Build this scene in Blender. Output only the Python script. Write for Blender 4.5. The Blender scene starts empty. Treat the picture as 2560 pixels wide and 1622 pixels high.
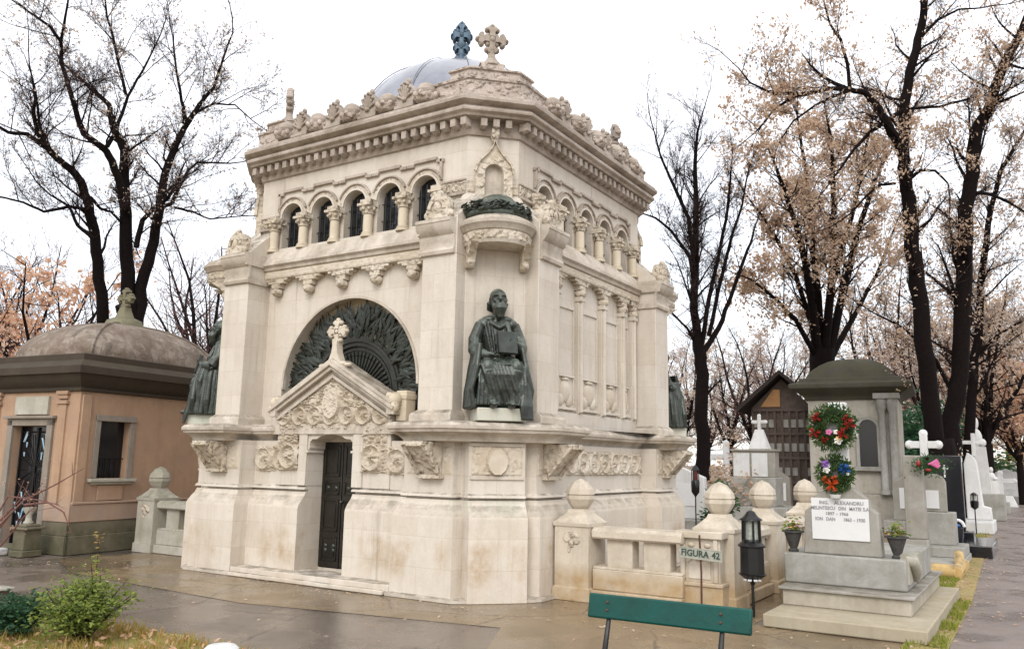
import bpy, bmesh, math, random
from mathutils import Vector, Matrix, noise
R=math.radians; PI=math.pi; rnd=random.Random(7)
scene=bpy.context.scene; COL=scene.collection
# ---------------------------------------------------------------- camera
CP=Vector((8.26521,-11.21087,1.62))
FW=Vector((-0.52751659,0.83390074,0.16228309)); RT=Vector((0.84650606,0.53209269,0.01746024)); UP=Vector((0.07178954,-0.14658419,0.98658975))
cd=bpy.data.cameras.new("camera"); cam=bpy.data.objects.new("camera",cd); COL.objects.link(cam)
cd.sensor_fit='HORIZONTAL'; cd.sensor_width=36.0; cd.lens=36.0*2081.417/2560.0; cd.clip_start=.1; cd.clip_end=3000
cam.matrix_world=Matrix(((RT.x,UP.x,-FW.x,CP.x),(RT.y,UP.y,-FW.y,CP.y),(RT.z,UP.z,-FW.z,CP.z),(0,0,0,1)))
scene.camera=cam
# ---------------------------------------------------------------- overcast sky + weak soft sun
w=bpy.data.worlds.new("World"); scene.world=w; w.use_nodes=True
nt=w.node_tree; nt.nodes.clear()
out=nt.nodes.new('ShaderNodeOutputWorld'); add=nt.nodes.new('ShaderNodeAddShader')
sky=nt.nodes.new('ShaderNodeTexSky'); sky.sky_type='NISHITA'; sky.sun_disc=False; sky.sun_elevation=R(38); sky.sun_rotation=R(150)
b1=nt.nodes.new('ShaderNodeBackground'); b1.inputs[1].default_value=.05
b2=nt.nodes.new('ShaderNodeBackground'); b2.inputs[0].default_value=(1,.985,.985,1); b2.inputs[1].default_value=1.02
wt=nt.nodes.new('ShaderNodeTexCoord'); ws=nt.nodes.new('ShaderNodeSeparateXYZ'); wm1=nt.nodes.new('ShaderNodeMath'); wm1.operation='MAXIMUM'; wm1.inputs[1].default_value=0
wm2=nt.nodes.new('ShaderNodeMath'); wm2.operation='MULTIPLY_ADD'; wm2.inputs[1].default_value=.62; wm2.inputs[2].default_value=.80
nt.links.new(wt.outputs['Generated'],ws.inputs[0]); nt.links.new(ws.outputs[2],wm1.inputs[0]); nt.links.new(wm1.outputs[0],wm2.inputs[0]); nt.links.new(wm2.outputs[0],b2.inputs[1])
nt.links.new(sky.outputs[0],b1.inputs[0]); nt.links.new(b1.outputs[0],add.inputs[0]); nt.links.new(b2.outputs[0],add.inputs[1])
nt.links.new(add.outputs[0],out.inputs[0])
sd=bpy.data.lights.new("sun",'SUN'); sd.energy=1.1; sd.angle=R(25); sd.color=(1,.96,.9)
so=bpy.data.objects.new("sun",sd); COL.objects.link(so)
_d=Vector((math.sin(R(20))*math.cos(R(38)),-math.cos(R(20))*math.cos(R(38)),math.sin(R(38))))
so.rotation_euler=_d.to_track_quat('Z','Y').to_euler(); so.location=(0,0,30)
scene.view_settings.view_transform='Standard'; scene.view_settings.look='None'
scene.view_settings.exposure=0.38; scene.view_settings.gamma=1
scene.cycles.max_bounces=6; scene.cycles.transparent_max_bounces=8
scene.cycles.use_denoising=True
# ---------------------------------------------------------------- pixel helpers (photo 2560x1622)
def ray(x,y): return FW*2081.417+RT*(x-1280)-UP*(y-811)
def PD(x,y,D):                       # point on the ray at forward distance D
    return CP+ray(x,y)*(D/2081.417)
def GD(x,D):                         # ground point seen in column x at distance D
    lo,hi=900,3000
    for _ in range(40):
        m=(lo+hi)/2; p=PD(x,m,D)
        if p.z>0: lo=m
        else: hi=m
    p=PD(x,(lo+hi)/2,D); return Vector((p.x,p.y,0))
# ---------------------------------------------------------------- mesh builder
class MB:
    def __init__(s): s.v=[]; s.f=[]
    def add(s,vs,fs,M=None):
        n=len(s.v); s.v+= [tuple(M@Vector(p)) for p in vs] if M is not None else [tuple(p) for p in vs]
        s.f+=[tuple(i+n for i in f) for f in fs]; return s
    def mark(s): return len(s.v)
    def xf(s,start,M):
        for i in range(start,len(s.v)): s.v[i]=tuple(M@Vector(s.v[i]))
        return s
    def merge(s,o,M=None): return s.add(o.v,o.f,M)
    def box(s,x0,x1,y0,y1,z0,z1,M=None):
        return s.add([(x0,y0,z0),(x1,y0,z0),(x1,y1,z0),(x0,y1,z0),(x0,y0,z1),(x1,y0,z1),(x1,y1,z1),(x0,y1,z1)],
          [(0,3,2,1),(4,5,6,7),(0,1,5,4),(1,2,6,5),(2,3,7,6),(3,0,4,7)],M)
    def taper(s,x0,x1,y0,y1,z0,z1,k,M=None):
        cx=(x0+x1)/2; cy=(y0+y1)/2; t=lambda x,c:c+(x-c)*k
        return s.add([(x0,y0,z0),(x1,y0,z0),(x1,y1,z0),(x0,y1,z0),(t(x0,cx),t(y0,cy),z1),(t(x1,cx),t(y0,cy),z1),(t(x1,cx),t(y1,cy),z1),(t(x0,cx),t(y1,cy),z1)],
          [(0,3,2,1),(4,5,6,7),(0,1,5,4),(1,2,6,5),(2,3,7,6),(3,0,4,7)],M)
    def loft(s,rings,cap=True,M=None,closed=True):
        n=len(rings[0]); vs=[p for r in rings for p in r]; fs=[]
        for k in range(len(rings)-1):
            for i in range(n if closed else n-1):
                j=(i+1)%n; fs.append((k*n+i,k*n+j,(k+1)*n+j,(k+1)*n+i))
        if cap and closed: fs.append(tuple(reversed(range(n)))); fs.append(tuple(range((len(rings)-1)*n,len(rings)*n)))
        return s.add(vs,fs,M)
    def prism(s,poly,z0,z1,M=None): return s.loft([[(x,y,z0) for x,y in poly],[(x,y,z1) for x,y in poly]],True,M)
    def slab(s,poly,y0,y1,M=None):    # poly in (x,z), extruded along y
        return s.loft([[(x,y0,z) for x,z in poly],[(x,y1,z) for x,z in poly]],True,M)
    def sweep(s,poly,prof,M=None,cap=True):
        return s.loft([[(x,y,z) for x,y in offs(poly,o)] for o,z in prof],cap,M)
    def lathe(s,prof,n=16,M=None,a0=0.0,a1=2*PI):
        full=abs(a1-a0-2*PI)<1e-6; m=n if full else n+1
        rings=[[(r*math.cos(a0+(a1-a0)*i/n),r*math.sin(a0+(a1-a0)*i/n),z) for i in range(m)] for r,z in prof]
        return s.loft(rings,full,M,full)
    def ball(s,c,r,M=None,n=12,m=8,rot=None):
        r=(r,r,r) if isinstance(r,(int,float)) else r
        T=Matrix.Translation(Vector(c))@(rot if rot is not None else Matrix())@Matrix.Diagonal((r[0],r[1],r[2],1))
        if M is not None: T=M@T
        return s.lathe([(max(1e-4,math.sin(PI*i/m)),-math.cos(PI*i/m)) for i in range(m+1)],n,T)
    def tube(s,pts,rad,n=6,M=None):
        pts=[Vector(p) for p in pts]; k=len(pts)
        if not isinstance(rad,(list,tuple)): rad=[rad]*k
        rings=[]; ref=None
        for i,p in enumerate(pts):
            t=(pts[min(i+1,k-1)]-pts[max(i-1,0)])
            if t.length<1e-9: t=Vector((0,0,1))
            t.normalize()
            if ref is None: ref=t.orthogonal().normalized()
            ref=(ref-t*ref.dot(t)); 
            if ref.length<1e-6: ref=t.orthogonal()
            ref.normalize(); b=t.cross(ref)
            rings.append([p+ (ref*math.cos(2*PI*a/n)+b*math.sin(2*PI*a/n))*rad[i] for a in range(n)])
        return s.loft(rings,True,M)
    def grid(s,fn,nu,nv,M=None):
        vs=[fn(i/nu,j/nv) for j in range(nv+1) for i in range(nu+1)]
        fs=[(j*(nu+1)+i,j*(nu+1)+i+1,(j+1)*(nu+1)+i+1,(j+1)*(nu+1)+i) for j in range(nv) for i in range(nu)]
        return s.add(vs,fs,M)
    def build(s,name,mat,parent=None,smooth=35,bevel=0,loc=None):
        if parent is not None and smooth is not None and len(s.v)<60000:
            parts=pieces(s)
            if len(parts)>1:
                obs=[]
                for p in parts:
                    obs.append(p._build(name,mat,parent,smooth,bevel,loc))
                big=max(range(len(parts)),key=lambda i:len(parts[i].v)); o=obs[big]
                SIB[o.name]=obs; return o
        return s._build(name,mat,parent,smooth,bevel,loc)
    def _build(s,name,mat,parent=None,smooth=35,bevel=0,loc=None):
        me=bpy.data.meshes.new(name); me.from_pydata(s.v,[],s.f); 
        if smooth is not None:
            me.polygons.foreach_set('use_smooth',[True]*len(me.polygons)); me.update()
            try: me.set_sharp_from_angle(angle=R(smooth))
            except Exception: pass
        me.materials.append(mat); me.update()
        o=bpy.data.objects.new(name,me); COL.objects.link(o)
        if parent is not None: o.parent=parent; o.matrix_parent_inverse=parent.matrix_world.inverted() if False else Matrix()
        if loc is not None: o.location=loc
        if bevel:
            b=o.modifiers.new('bevel','BEVEL'); b.width=bevel; b.segments=2; b.limit_method='ANGLE'; b.angle_limit=R(50)
        return o
SIB={}
def pieces(mb):
    import numpy as np
    n=len(mb.v); lab=np.arange(n); 
    e=np.array([(f[i],f[(i+1)%len(f)]) for f in mb.f for i in range(len(f))])
    if len(e)==0: return [mb]
    while True:
        old=lab.copy(); m=np.minimum(lab[e[:,0]],lab[e[:,1]]); np.minimum.at(lab,e[:,0],m); np.minimum.at(lab,e[:,1],m); lab=lab[lab]
        if (lab==old).all(): break
    u,isl=np.unique(lab,return_inverse=True); k=len(u)
    if k<2 or k>800: return [mb]
    P_=np.array(mb.v,float); lo=np.full((k,3),np.inf); hi=-lo; np.minimum.at(lo,isl,P_); np.maximum.at(hi,isl,P_)
    sz=(hi-lo).max(1); gap=np.maximum(0,np.maximum(lo[:,None]-hi[None],lo[None]-hi[:,None])); near=np.sqrt((gap**2).sum(2))<=np.maximum(.02,.5*np.maximum(sz[:,None],sz[None]))
    g=np.arange(k); a,b=np.nonzero(np.triu(near,1))
    while len(a):
        old=g.copy(); m=np.minimum(g[a],g[b]); np.minimum.at(g,a,m); np.minimum.at(g,b,m); g=g[g]
        if (g==old).all(): break
    gs=np.unique(g)
    if len(gs)<2: return [mb]
    out=[]; vg=g[isl]
    for q in gs:
        idx=np.nonzero(vg==q)[0]; mp=dict(zip(idx.tolist(),range(len(idx)))); x=MB(); x.v=[mb.v[i] for i in idx]; x.f=[tuple(mp[i] for i in f) for f in mb.f if f[0] in mp]; out.append(x)
    return out
def fixn(o):
    for q in SIB.get(o.name,[o]): _fixn(q)
    return o
def _fixn(o):
    bm=bmesh.new(); bm.from_mesh(o.data); bmesh.ops.recalc_face_normals(bm,faces=bm.faces); bm.to_mesh(o.data); bm.free(); return o
def offs(poly,d):
    n=len(poly); out=[]
    for i in range(n):
        a=Vector(poly[i-1]); b=Vector(poly[i]); c=Vector(poly[(i+1)%n])
        e1=(b-a).normalized(); e2=(c-b).normalized(); n1=Vector((e1.y,-e1.x)); n2=Vector((e2.y,-e2.x))
        m=(n1+n2); k=m.dot(n1)
        if k<.2: k=.2
        q=b+m*(d/k); out.append((q.x,q.y))
    return out
def octo(a,c): return [(-(a-c),-a),(a-c,-a),(a,-(a-c)),(a,a-c),(a-c,a),(-(a-c),a),(-a,a-c),(-a,-(a-c))]
RZ=lambda k: Matrix.Rotation(k*PI/2,4,'Z')
def rz(a): return Matrix.Rotation(a,4,'Z')
T=lambda *p: Matrix.Translation(Vector(p))
def tag(o,label=None,cat=None,group=None,kind=None):
    if label: o['label']=label
    if cat: o['category']=cat
    if group: o['group']=group
    if kind: o['kind']=kind
    return o
def thing(name,label,cat,loc=(0,0,0),rot=0,group=None):
    o=bpy.data.objects.new(name,None); COL.objects.link(o); o.location=loc; o.rotation_euler=(0,0,rot); o.empty_display_size=.2
    return tag(o,label,cat,group)
def dup(root,loc=None,rot=None,label=None,scale=None,parent=None):
    def cp(o,par):
        c=o.copy(); COL.objects.link(c); c.parent=par
        for ch in list(kids.get(o,[])): cp(ch,c)
        return c
    kids={}
    for x in COL.objects:
        if x.parent: kids.setdefault(x.parent,[]).append(x)
    r=cp(root,parent if parent is not None else None)
    if loc is not None: r.location=loc
    if rot is not None: r.rotation_euler=(0,0,rot)
    if scale is not None: r.scale=(scale,)*3 if isinstance(scale,(int,float)) else scale
    if label: r['label']=label
    return r
# ---------------------------------------------------------------- materials
def newmat(name):
    m=bpy.data.materials.new(name); m.use_nodes=True; n=m.node_tree; return m,n,n.nodes['Principled BSDF']
def N(n,t,**k):
    x=n.nodes.new(t)
    for a,b in k.items():
        if a.startswith('i_'): x.inputs[int(a[2:])].default_value=b
        else: setattr(x,a,b)
    return x
def noise_n(n,scale,detail=5,rough=.6,vec=None,dist=0):
    x=N(n,'ShaderNodeTexNoise'); x.inputs['Scale'].default_value=scale; x.inputs['Detail'].default_value=detail; x.inputs['Roughness'].default_value=rough; x.inputs['Distortion'].default_value=dist
    if vec is not None: n.links.new(vec,x.inputs['Vector'])
    return x
def ramp(n,src,stops):
    x=N(n,'ShaderNodeValToRGB'); e=x.color_ramp.elements
    while len(e)>1: e.remove(e[-1])
    for i,(p,c) in enumerate(stops):
        c=c if isinstance(c,(tuple,list)) else (c,c,c)
        el=e[0] if i==0 else e.new(p)
        el.position=p; el.color=(*c,1)
    n.links.new(src,x.inputs[0]); return x.outputs[0]
def mix(n,fac,a,b,mode='MIX'):
    x=N(n,'ShaderNodeMix',data_type='RGBA',blend_type=mode)
    for k,v in ((0,fac),(6,a),(7,b)):
        if hasattr(v,'links'): n.links.new(v,x.inputs[k])
        elif isinstance(v,(int,float)): x.inputs[k].default_value=v
        else: x.inputs[k].default_value=(*v,1)
    return x.outputs[2]
def mth(n,op,a,b=None):
    x=N(n,'ShaderNodeMath',operation=op)
    for k,v in ((0,a),(1,b)):
        if v is None: continue
        if hasattr(v,'links'): n.links.new(v,x.inputs[k])
        else: x.inputs[k].default_value=v
    return x.outputs[0]
def bump(n,b,src,dist=.01,strength=1.0,prev=None):
    x=N(n,'ShaderNodeBump'); x.inputs['Strength'].default_value=strength; x.inputs['Distance'].default_value=dist
    n.links.new(src,x.inputs['Height'])
    if prev is not None: n.links.new(prev,x.inputs['Normal'])
    n.links.new(x.outputs[0],b.inputs['Normal']); return x.outputs[0]
def geo(n):
    g=N(n,'ShaderNodeNewGeometry'); sp=N(n,'ShaderNodeSeparateXYZ'); n.links.new(g.outputs['Position'],sp.inputs[0])
    sn=N(n,'ShaderNodeSeparateXYZ'); n.links.new(g.outputs['True Normal'],sn.inputs[0]); return g,sp,sn
def stone(name,c1,c2,joints=False,ochre=False,grime=(.10,.085,.06),gstr=.75,carve=0,streak=.35,dirty=0.0,low=None,spots=False,rain=0.0,patch=False):
    m,n,b=newmat(name); g,sp,sn=geo(n); pos=g.outputs['Position']
    col=mix(n,ramp(n,noise_n(n,1.7,6,.65,pos).outputs[0],[(.3,0),(.7,1)]),c1,c2)
    fine=noise_n(n,40,4,.7,pos).outputs[0]
    col=mix(n,mth(n,'MULTIPLY',ramp(n,fine,[(.45,0),(.75,1)]),.22),col,tuple(x*.6 for x in c1))
    mid=noise_n(n,9,7,.75,pos,.3).outputs[0]; col=mix(n,mth(n,'MULTIPLY',ramp(n,mid,[(.5,0),(.72,1)]),.30),col,(c1[0]*.66,c1[1]*.62,c1[2]*.55))
    mp=N(n,'ShaderNodeMapping'); mp.inputs['Scale'].default_value=(7,7,.55); n.links.new(pos,mp.inputs[0])
    st=ramp(n,noise_n(n,1.0,5,.6,mp.outputs[0]).outputs[0],[(.5,0),(.72,1)])
    col=mix(n,mth(n,'MULTIPLY',st,streak),col,tuple(a*.62 for a in (c1[0],c1[1]*.97,c1[2]*.85)))
    if joints:
        u=mth(n,'ADD',mth(n,'MULTIPLY',sp.outputs[0],mth(n,'ABSOLUTE',sn.outputs[1])),mth(n,'MULTIPLY',sp.outputs[1],mth(n,'ABSOLUTE',sn.outputs[0])))
        cb=N(n,'ShaderNodeCombineXYZ'); n.links.new(u,cb.inputs[0]); n.links.new(sp.outputs[2],cb.inputs[1])
        br=N(n,'ShaderNodeTexBrick'); n.links.new(cb.outputs[0],br.inputs['Vector']); br.inputs['Scale'].default_value=1.0
        br.inputs['Brick Width'].default_value=.74; br.inputs['Row Height'].default_value=.36; br.inputs['Mortar Size'].default_value=.0035; br.inputs['Mortar Smooth'].default_value=.3
        br.inputs['Color1'].default_value=(1,1,1,1); br.inputs['Color2'].default_value=(.90,.88,.855,1); br.inputs['Mortar'].default_value=(.80,.755,.70,1)
        col=mix(n,.85,col,br.outputs['Color'],'MULTIPLY')
    if ochre:
        z=sp.outputs[2]
        band=mth(n,'MULTIPLY',ramp(n,z,[(.12,0),(.3,1)]),ramp(n,z,[(.6,1),(.72,0)])); band=mth(n,'MAXIMUM',mth(n,'MULTIPLY',band,1),ramp(n,z,[(0.0,.55),(.2,.1),(.9,.12),(1,.12)]))
        mp2=N(n,'ShaderNodeMapping'); mp2.inputs['Scale'].default_value=(2.2,2.2,1.0); mp2.inputs['Location'].default_value=(3.1,1.7,.4); n.links.new(pos,mp2.inputs[0])
        on=ramp(n,noise_n(n,1.15,4,.55,mp2.outputs[0]).outputs[0],[(.45,0),(.68,1)])
        col=mix(n,mth(n,'MULTIPLY',mth(n,'MULTIPLY',mth(n,'MULTIPLY',on,band),ramp(n,noise_n(n,7,6,.7,pos,.4).outputs[0],[(.35,.35),(.62,1)])),.8),col,(.37,.25,.13))
        ps=N(n,'ShaderNodeVectorMath',operation='DISTANCE'); n.links.new(pos,ps.inputs[0]); ps.inputs[1].default_value=(2.78,-2.78,1.75)
        gm=mth(n,'MULTIPLY',ramp(n,mth(n,'MULTIPLY',ps.outputs['Value'],.8),[(.15,1),(.75,0)]),ramp(n,noise_n(n,1.0,5,.6,mp.outputs[0]).outputs[0],[(.35,0),(.6,1)]))
        col=mix(n,mth(n,'MULTIPLY',gm,.55),col,(.42,.55,.44))
    if patch:
        pn_=ramp(n,noise_n(n,3.2,8,.72,pos,.8).outputs[0],[(.49,0),(.53,1)])
        col=mix(n,mth(n,'MULTIPLY',pn_,.6),col,(.34,.29,.24))
        pn2=ramp(n,noise_n(n,2.3,8,.75,pos,.5).outputs[0],[(.54,0),(.60,1)])
        col=mix(n,mth(n,'MULTIPLY',pn2,.7),col,(.085,.07,.055))
    if rain:
        mp3=N(n,'ShaderNodeMapping'); mp3.inputs['Scale'].default_value=(11,11,.38); mp3.inputs['Location'].default_value=(5,9,2); n.links.new(pos,mp3.inputs[0])
        rn=mth(n,'MULTIPLY',ramp(n,noise_n(n,1.0,6,.7,mp3.outputs[0]).outputs[0],[(.56,0),(.70,1)]),ramp(n,noise_n(n,.9,3,.5,pos).outputs[0],[(.45,0),(.65,1)]))
        col=mix(n,mth(n,'MULTIPLY',rn,rain),col,(.27,.235,.19))
    if spots:
        for (px,py,rad,zlo,zhi) in ((2.34,-2.98,.085,1.1,2.6),(-2.28,-3.05,.06,1.9,2.3),(1.70,-3.3,.10,1.9,2.2)):
            cb_=N(n,'ShaderNodeCombineXYZ'); n.links.new(sp.outputs[0],cb_.inputs[0]); n.links.new(sp.outputs[1],cb_.inputs[1])
            ds=N(n,'ShaderNodeVectorMath',operation='DISTANCE'); n.links.new(cb_.outputs[0],ds.inputs[0]); ds.inputs[1].default_value=(px,py,0)
            zz=mth(n,'MULTIPLY',mth(n,'GREATER_THAN',sp.outputs[2],zlo),mth(n,'LESS_THAN',sp.outputs[2],zhi))
            mk_=mth(n,'MULTIPLY',mth(n,'MULTIPLY',ramp(n,mth(n,'DIVIDE',ds.outputs['Value'],rad),[(.35,1),(1,0)]),zz),ramp(n,noise_n(n,6,4,.6,pos).outputs[0],[(.35,.2),(.6,1)]))
            col=mix(n,mth(n,'MULTIPLY',mk_,.75),col,(.10,.06,.035))
    if low is not None:
        lm=mth(n,'MULTIPLY',ramp(n,sp.outputs[2],[(low[0],1),(low[1],0)]),ramp(n,noise_n(n,3,5,.7,pos).outputs[0],[(.3,.3),(.6,1)]))
        col=mix(n,lm,col,low[2])
    up=ramp(n,sn.outputs[2],[(.35,0),(.8,1)])
    gn=ramp(n,noise_n(n,5,6,.7,pos).outputs[0],[(.38,0),(.62,1)])
    col=mix(n,mth(n,'MULTIPLY',mth(n,'MULTIPLY',up,gn),gstr),col,grime)
    if dirty:
        dn=ramp(n,noise_n(n,2.6,7,.75,pos,.4).outputs[0],[(.42,0),(.66,1)])
        col=mix(n,mth(n,'MULTIPLY',dn,dirty),col,(grime[0]*1.8,grime[1]*1.7,grime[2]*1.7))
    n.links.new(col,b.inputs['Base Color']); b.inputs['Roughness'].default_value=.85; b.inputs['Specular IOR Level'].default_value=.25
    pr=bump(n,b,fine,.004,.6)
    if joints: pr=bump(n,b,br.outputs['Fac'],.006,-.5,pr)
    if carve:
        v=N(n,'ShaderNodeTexVoronoi',feature='SMOOTH_F1'); v.inputs['Scale'].default_value=13; 
        dn=noise_n(n,7,3,.6,pos); vm=N(n,'ShaderNodeVectorMath',operation='ADD'); sc=N(n,'ShaderNodeVectorMath',operation='SCALE'); sc.inputs['Scale'].default_value=.12
        n.links.new(dn.outputs[1],sc.inputs[0]); n.links.new(pos,vm.inputs[0]); n.links.new(sc.outputs[0],vm.inputs[1]); n.links.new(vm.outputs[0],v.inputs['Vector'])
        h=ramp(n,v.outputs['Distance'],[(.1,1),(.55,0)])
        bump(n,b,h,carve,1.0,pr)
    return m
CREAM1=(.66,.60,.53); CREAM2=(.58,.51,.44)
M={}
M['wall']=stone('limestone_ashlar',(.68,.625,.55),(.60,.54,.46),joints=True,streak=.34,spots=True,rain=.7)
M['plinth']=stone('limestone_plinth',(.68,.62,.54),(.58,.515,.43),joints=True,ochre=True,streak=.38,rain=.45)
M['trim']=stone('limestone_moulded',(.66,.60,.52),(.50,.43,.35),dirty=.5,rain=.6,streak=.5,gstr=.85,spots=True)
M['cornice']=stone('weathered_cornice_stone',(.56,.49,.43),(.40,.335,.285),dirty=.7,streak=.45)
M['carved']=stone('carved_limestone',(.68,.61,.51),(.52,.44,.33),carve=.035,dirty=.3,streak=.3)
M['carved2']=stone('weathered_carved_stone',(.60,.52,.46),(.46,.38,.32),carve=.04,dirty=.45)
M['relief']=stone('relief_stone',(.70,.64,.55),(.52,.45,.35),dirty=.45,streak=.2,grime=(.25,.2,.13))
M['warm']=stone('warm_limestone',(.67,.59,.46),(.58,.50,.38),streak=.3)
M['concrete']=stone('mossy_grey_concrete',(.41,.40,.375),(.32,.31,.285),dirty=.5,grime=(.08,.08,.05),gstr=.5,streak=.5)
M['greystone']=stone('grey_grave_stone',(.36,.34,.31),(.27,.26,.22),dirty=.45,streak=.5)
M['whitestone']=stone('white_marble',(.72,.72,.71),(.58,.58,.57),streak=.4,gstr=.4,dirty=.25,grime=(.22,.21,.19))
M['pinkplaster']=stone('pink_plaster',(.46,.30,.195),(.38,.255,.175),streak=.5,grime=(.16,.11,.08),dirty=.4,low=(.7,1.2,(.34,.255,.20)))
M['pinkbase']=stone('mossy_plinth_plaster',(.24,.20,.15),(.16,.145,.10),streak=.6,dirty=.5,low=(.35,.62,(.085,.082,.045)))
M['greystone2']=stone('pale_grey_stone',(.50,.47,.41),(.40,.37,.31),dirty=.35,streak=.6)
M['warmyellow']=stone('yellow_kerb_stone',(.58,.40,.16),(.48,.34,.16),dirty=.2)
M['orangeplaster']=stone('orange_plaster',(.62,.34,.19),(.55,.3,.17))
M['greypane']=stone('dull_panel',(.22,.21,.19),(.15,.14,.13),dirty=.4)
M['darkroof']=stone('dark_weathered_concrete',(.07,.052,.04),(.045,.034,.027),dirty=.5,grime=(.04,.035,.02),streak=.5)
M['domeroof']=stone('stained_dome_render',(.25,.20,.16),(.15,.125,.10),dirty=1.0,patch=True,grime=(.07,.052,.038),gstr=.12,streak=.5)
M['mossroof']=stone('mossy_dark_roof',(.095,.085,.068),(.055,.05,.04),dirty=.6,grime=(.045,.048,.02),gstr=.25)
def flat(name,c,rough=.6,metal=0,var=.25,sc=8,spec=.5,bmp=0,c2=None):
    m,n,b=newmat(name); tc=N(n,'ShaderNodeTexCoord')
    f=ramp(n,noise_n(n,sc,5,.65,tc.outputs['Object']).outputs[0],[(.3,0),(.7,1)])
    n.links.new(mix(n,f,c,c2 if c2 else tuple(x*(1-var) for x in c)),b.inputs['Base Color'])
    if name.startswith('wet_dark') or 'twig' in name: spec=.08
    b.inputs['Roughness'].default_value=rough; b.inputs['Metallic'].default_value=metal; b.inputs['Specular IOR Level'].default_value=spec
    if bmp: bump(n,b,noise_n(n,sc*4,4,.6,tc.outputs['Object']).outputs[0],bmp)
    return m
M['bronze']=flat('patinated_bronze_lit_tops',(.016,.015,.012),.33,.3,c2=(.05,.062,.05),sc=7,bmp=.004)
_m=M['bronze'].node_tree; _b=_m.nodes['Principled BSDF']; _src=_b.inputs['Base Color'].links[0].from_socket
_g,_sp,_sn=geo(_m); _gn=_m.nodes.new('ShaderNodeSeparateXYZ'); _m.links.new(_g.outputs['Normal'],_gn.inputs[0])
_hilite=mth(_m,'MULTIPLY',ramp(_m,_gn.outputs[2],[(.15,0),(.75,1)]),ramp(_m,noise_n(_m,14,4,.6,_g.outputs['Position']).outputs[0],[(.35,.3),(.6,1)]))  # grey-green highlights on upward faces, painted into the bronze colour
_m.links.new(mix(_m,mth(_m,'MULTIPLY',_hilite,.8),_src,(.17,.20,.165)),_b.inputs['Base Color'])
M['bronzedark']=flat('dark_bronze',(.035,.033,.028),.5,.4,c2=(.05,.055,.045),sc=9,bmp=.004)
M['green_bronze']=flat('green_bronze',(.04,.048,.038),.55,.3,c2=(.10,.12,.095),sc=14,bmp=.006)
M['door']=flat('dark_metal_door',(.045,.038,.03),.38,.5,c2=(.02,.018,.015),sc=5,bmp=.003)
M['glass']=flat('dark_window_glass',(.008,.009,.012),.12,0,c2=(.02,.022,.025),sc=3,spec=.6)
M['iron']=flat('black_iron',(.012,.012,.012),.35,.3,var=.4)
M['rust']=flat('rusty_iron',(.07,.03,.02),.7,.2,c2=(.12,.05,.03))
M['domemetal']=flat('grey_sheet_metal',(.30,.305,.34),.24,.75,c2=(.19,.20,.225),sc=2.2)
M['bluecross']=flat('blue_green_patina',(.05,.085,.13),.5,.4,c2=(.09,.14,.17),sc=8)
M['benchgreen']=flat('green_bench_paint',(.0,.07,.055),.5,0,c2=(.004,.045,.036),sc=5,bmp=.003,spec=.3)
M['wood']=flat('weathered_boards',(.13,.095,.075),.85,0,c2=(.07,.05,.04),sc=4)
M['orangewood']=flat('orange_boards',(.50,.28,.12),.8,0,c2=(.40,.2,.08),sc=3)
M['darkbrown']=flat('dark_shingle',(.045,.032,.026),.9,0,var=.5)
M['lampglass']=flat('lamp_glass',(.45,.48,.42),.12,0,var=.5,sc=30)
M['deepred']=flat('dark_red_glass',(.10,.01,.01),.2,0)
M['black']=flat('black_granite',(.012,.012,.015),.15,0,var=.2)
M['bark']=flat('wet_dark_bark',(.015,.010,.009),.9,0,c2=(.006,.005,.005),sc=20,bmp=.01)
M['twig']=flat('bare_twigs',(.045,.028,.025),.85,0,c2=(.05,.035,.034),sc=3)
M['redtwig']=flat('reddish_twigs',(.22,.12,.10),.8,0,c2=(.14,.07,.06),sc=3)
def leafmat(name,c,c2,c3=None,rough=.7,trans=.45):
    m,n,b=newmat(name); g=N(n,'ShaderNodeNewGeometry')
    col=ramp(n,g.outputs['Random Per Island'],[(0,c),(.5,c2),(1,c3 or c)])
    n.links.new(col,b.inputs['Base Color']); b.inputs['Roughness'].default_value=rough
    tr=N(n,'ShaderNodeBsdfTranslucent'); n.links.new(col,tr.inputs[0]); mx=N(n,'ShaderNodeMixShader'); mx.inputs[0].default_value=trans
    o=n.nodes['Material Output']; n.links.new(b.outputs[0],mx.inputs[1]); n.links.new(tr.outputs[0],mx.inputs[2]); n.links.new(mx.outputs[0],o.inputs[0]); return m
M['brownleaf']=leafmat('dry_brown_leaves',(.56,.39,.26),(.64,.49,.36),(.40,.26,.17))
M['pinkleaf']=leafmat('pale_russet_leaves',(.54,.42,.33),(.64,.52,.42),(.42,.32,.25))
M['orangeleaf']=leafmat('orange_leaves',(.58,.30,.17),(.60,.38,.25),(.66,.46,.32))
M['boxleaf']=leafmat('yellow_green_leaves',(.13,.20,.04),(.30,.36,.07),(.06,.10,.02))
M['darkleaf']=leafmat('dark_green_leaves',(.02,.06,.015),(.05,.12,.03),(.03,.08,.03))
M['coniferleaf']=leafmat('blue_green_needles',(.025,.075,.03),(.05,.14,.06),(.015,.045,.02))
M['drygrass']=leafmat('yellow_dry_grass',(.42,.25,.06),(.30,.27,.07),(.50,.33,.12))
M['greengrass']=leafmat('moss_and_grass',(.22,.27,.03),(.30,.30,.05),(.14,.2,.03))
def plainc(name,c,rough=.6): return flat(name,c,rough,0,var=.2,sc=20)
M['red']=plainc('red_ribbon',(.28,.015,.012),.5); M['orange']=plainc('orange_ribbon',(.50,.07,.015),.5); M['blue']=plainc('blue_ribbon',(.02,.09,.28),.45)
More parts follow.
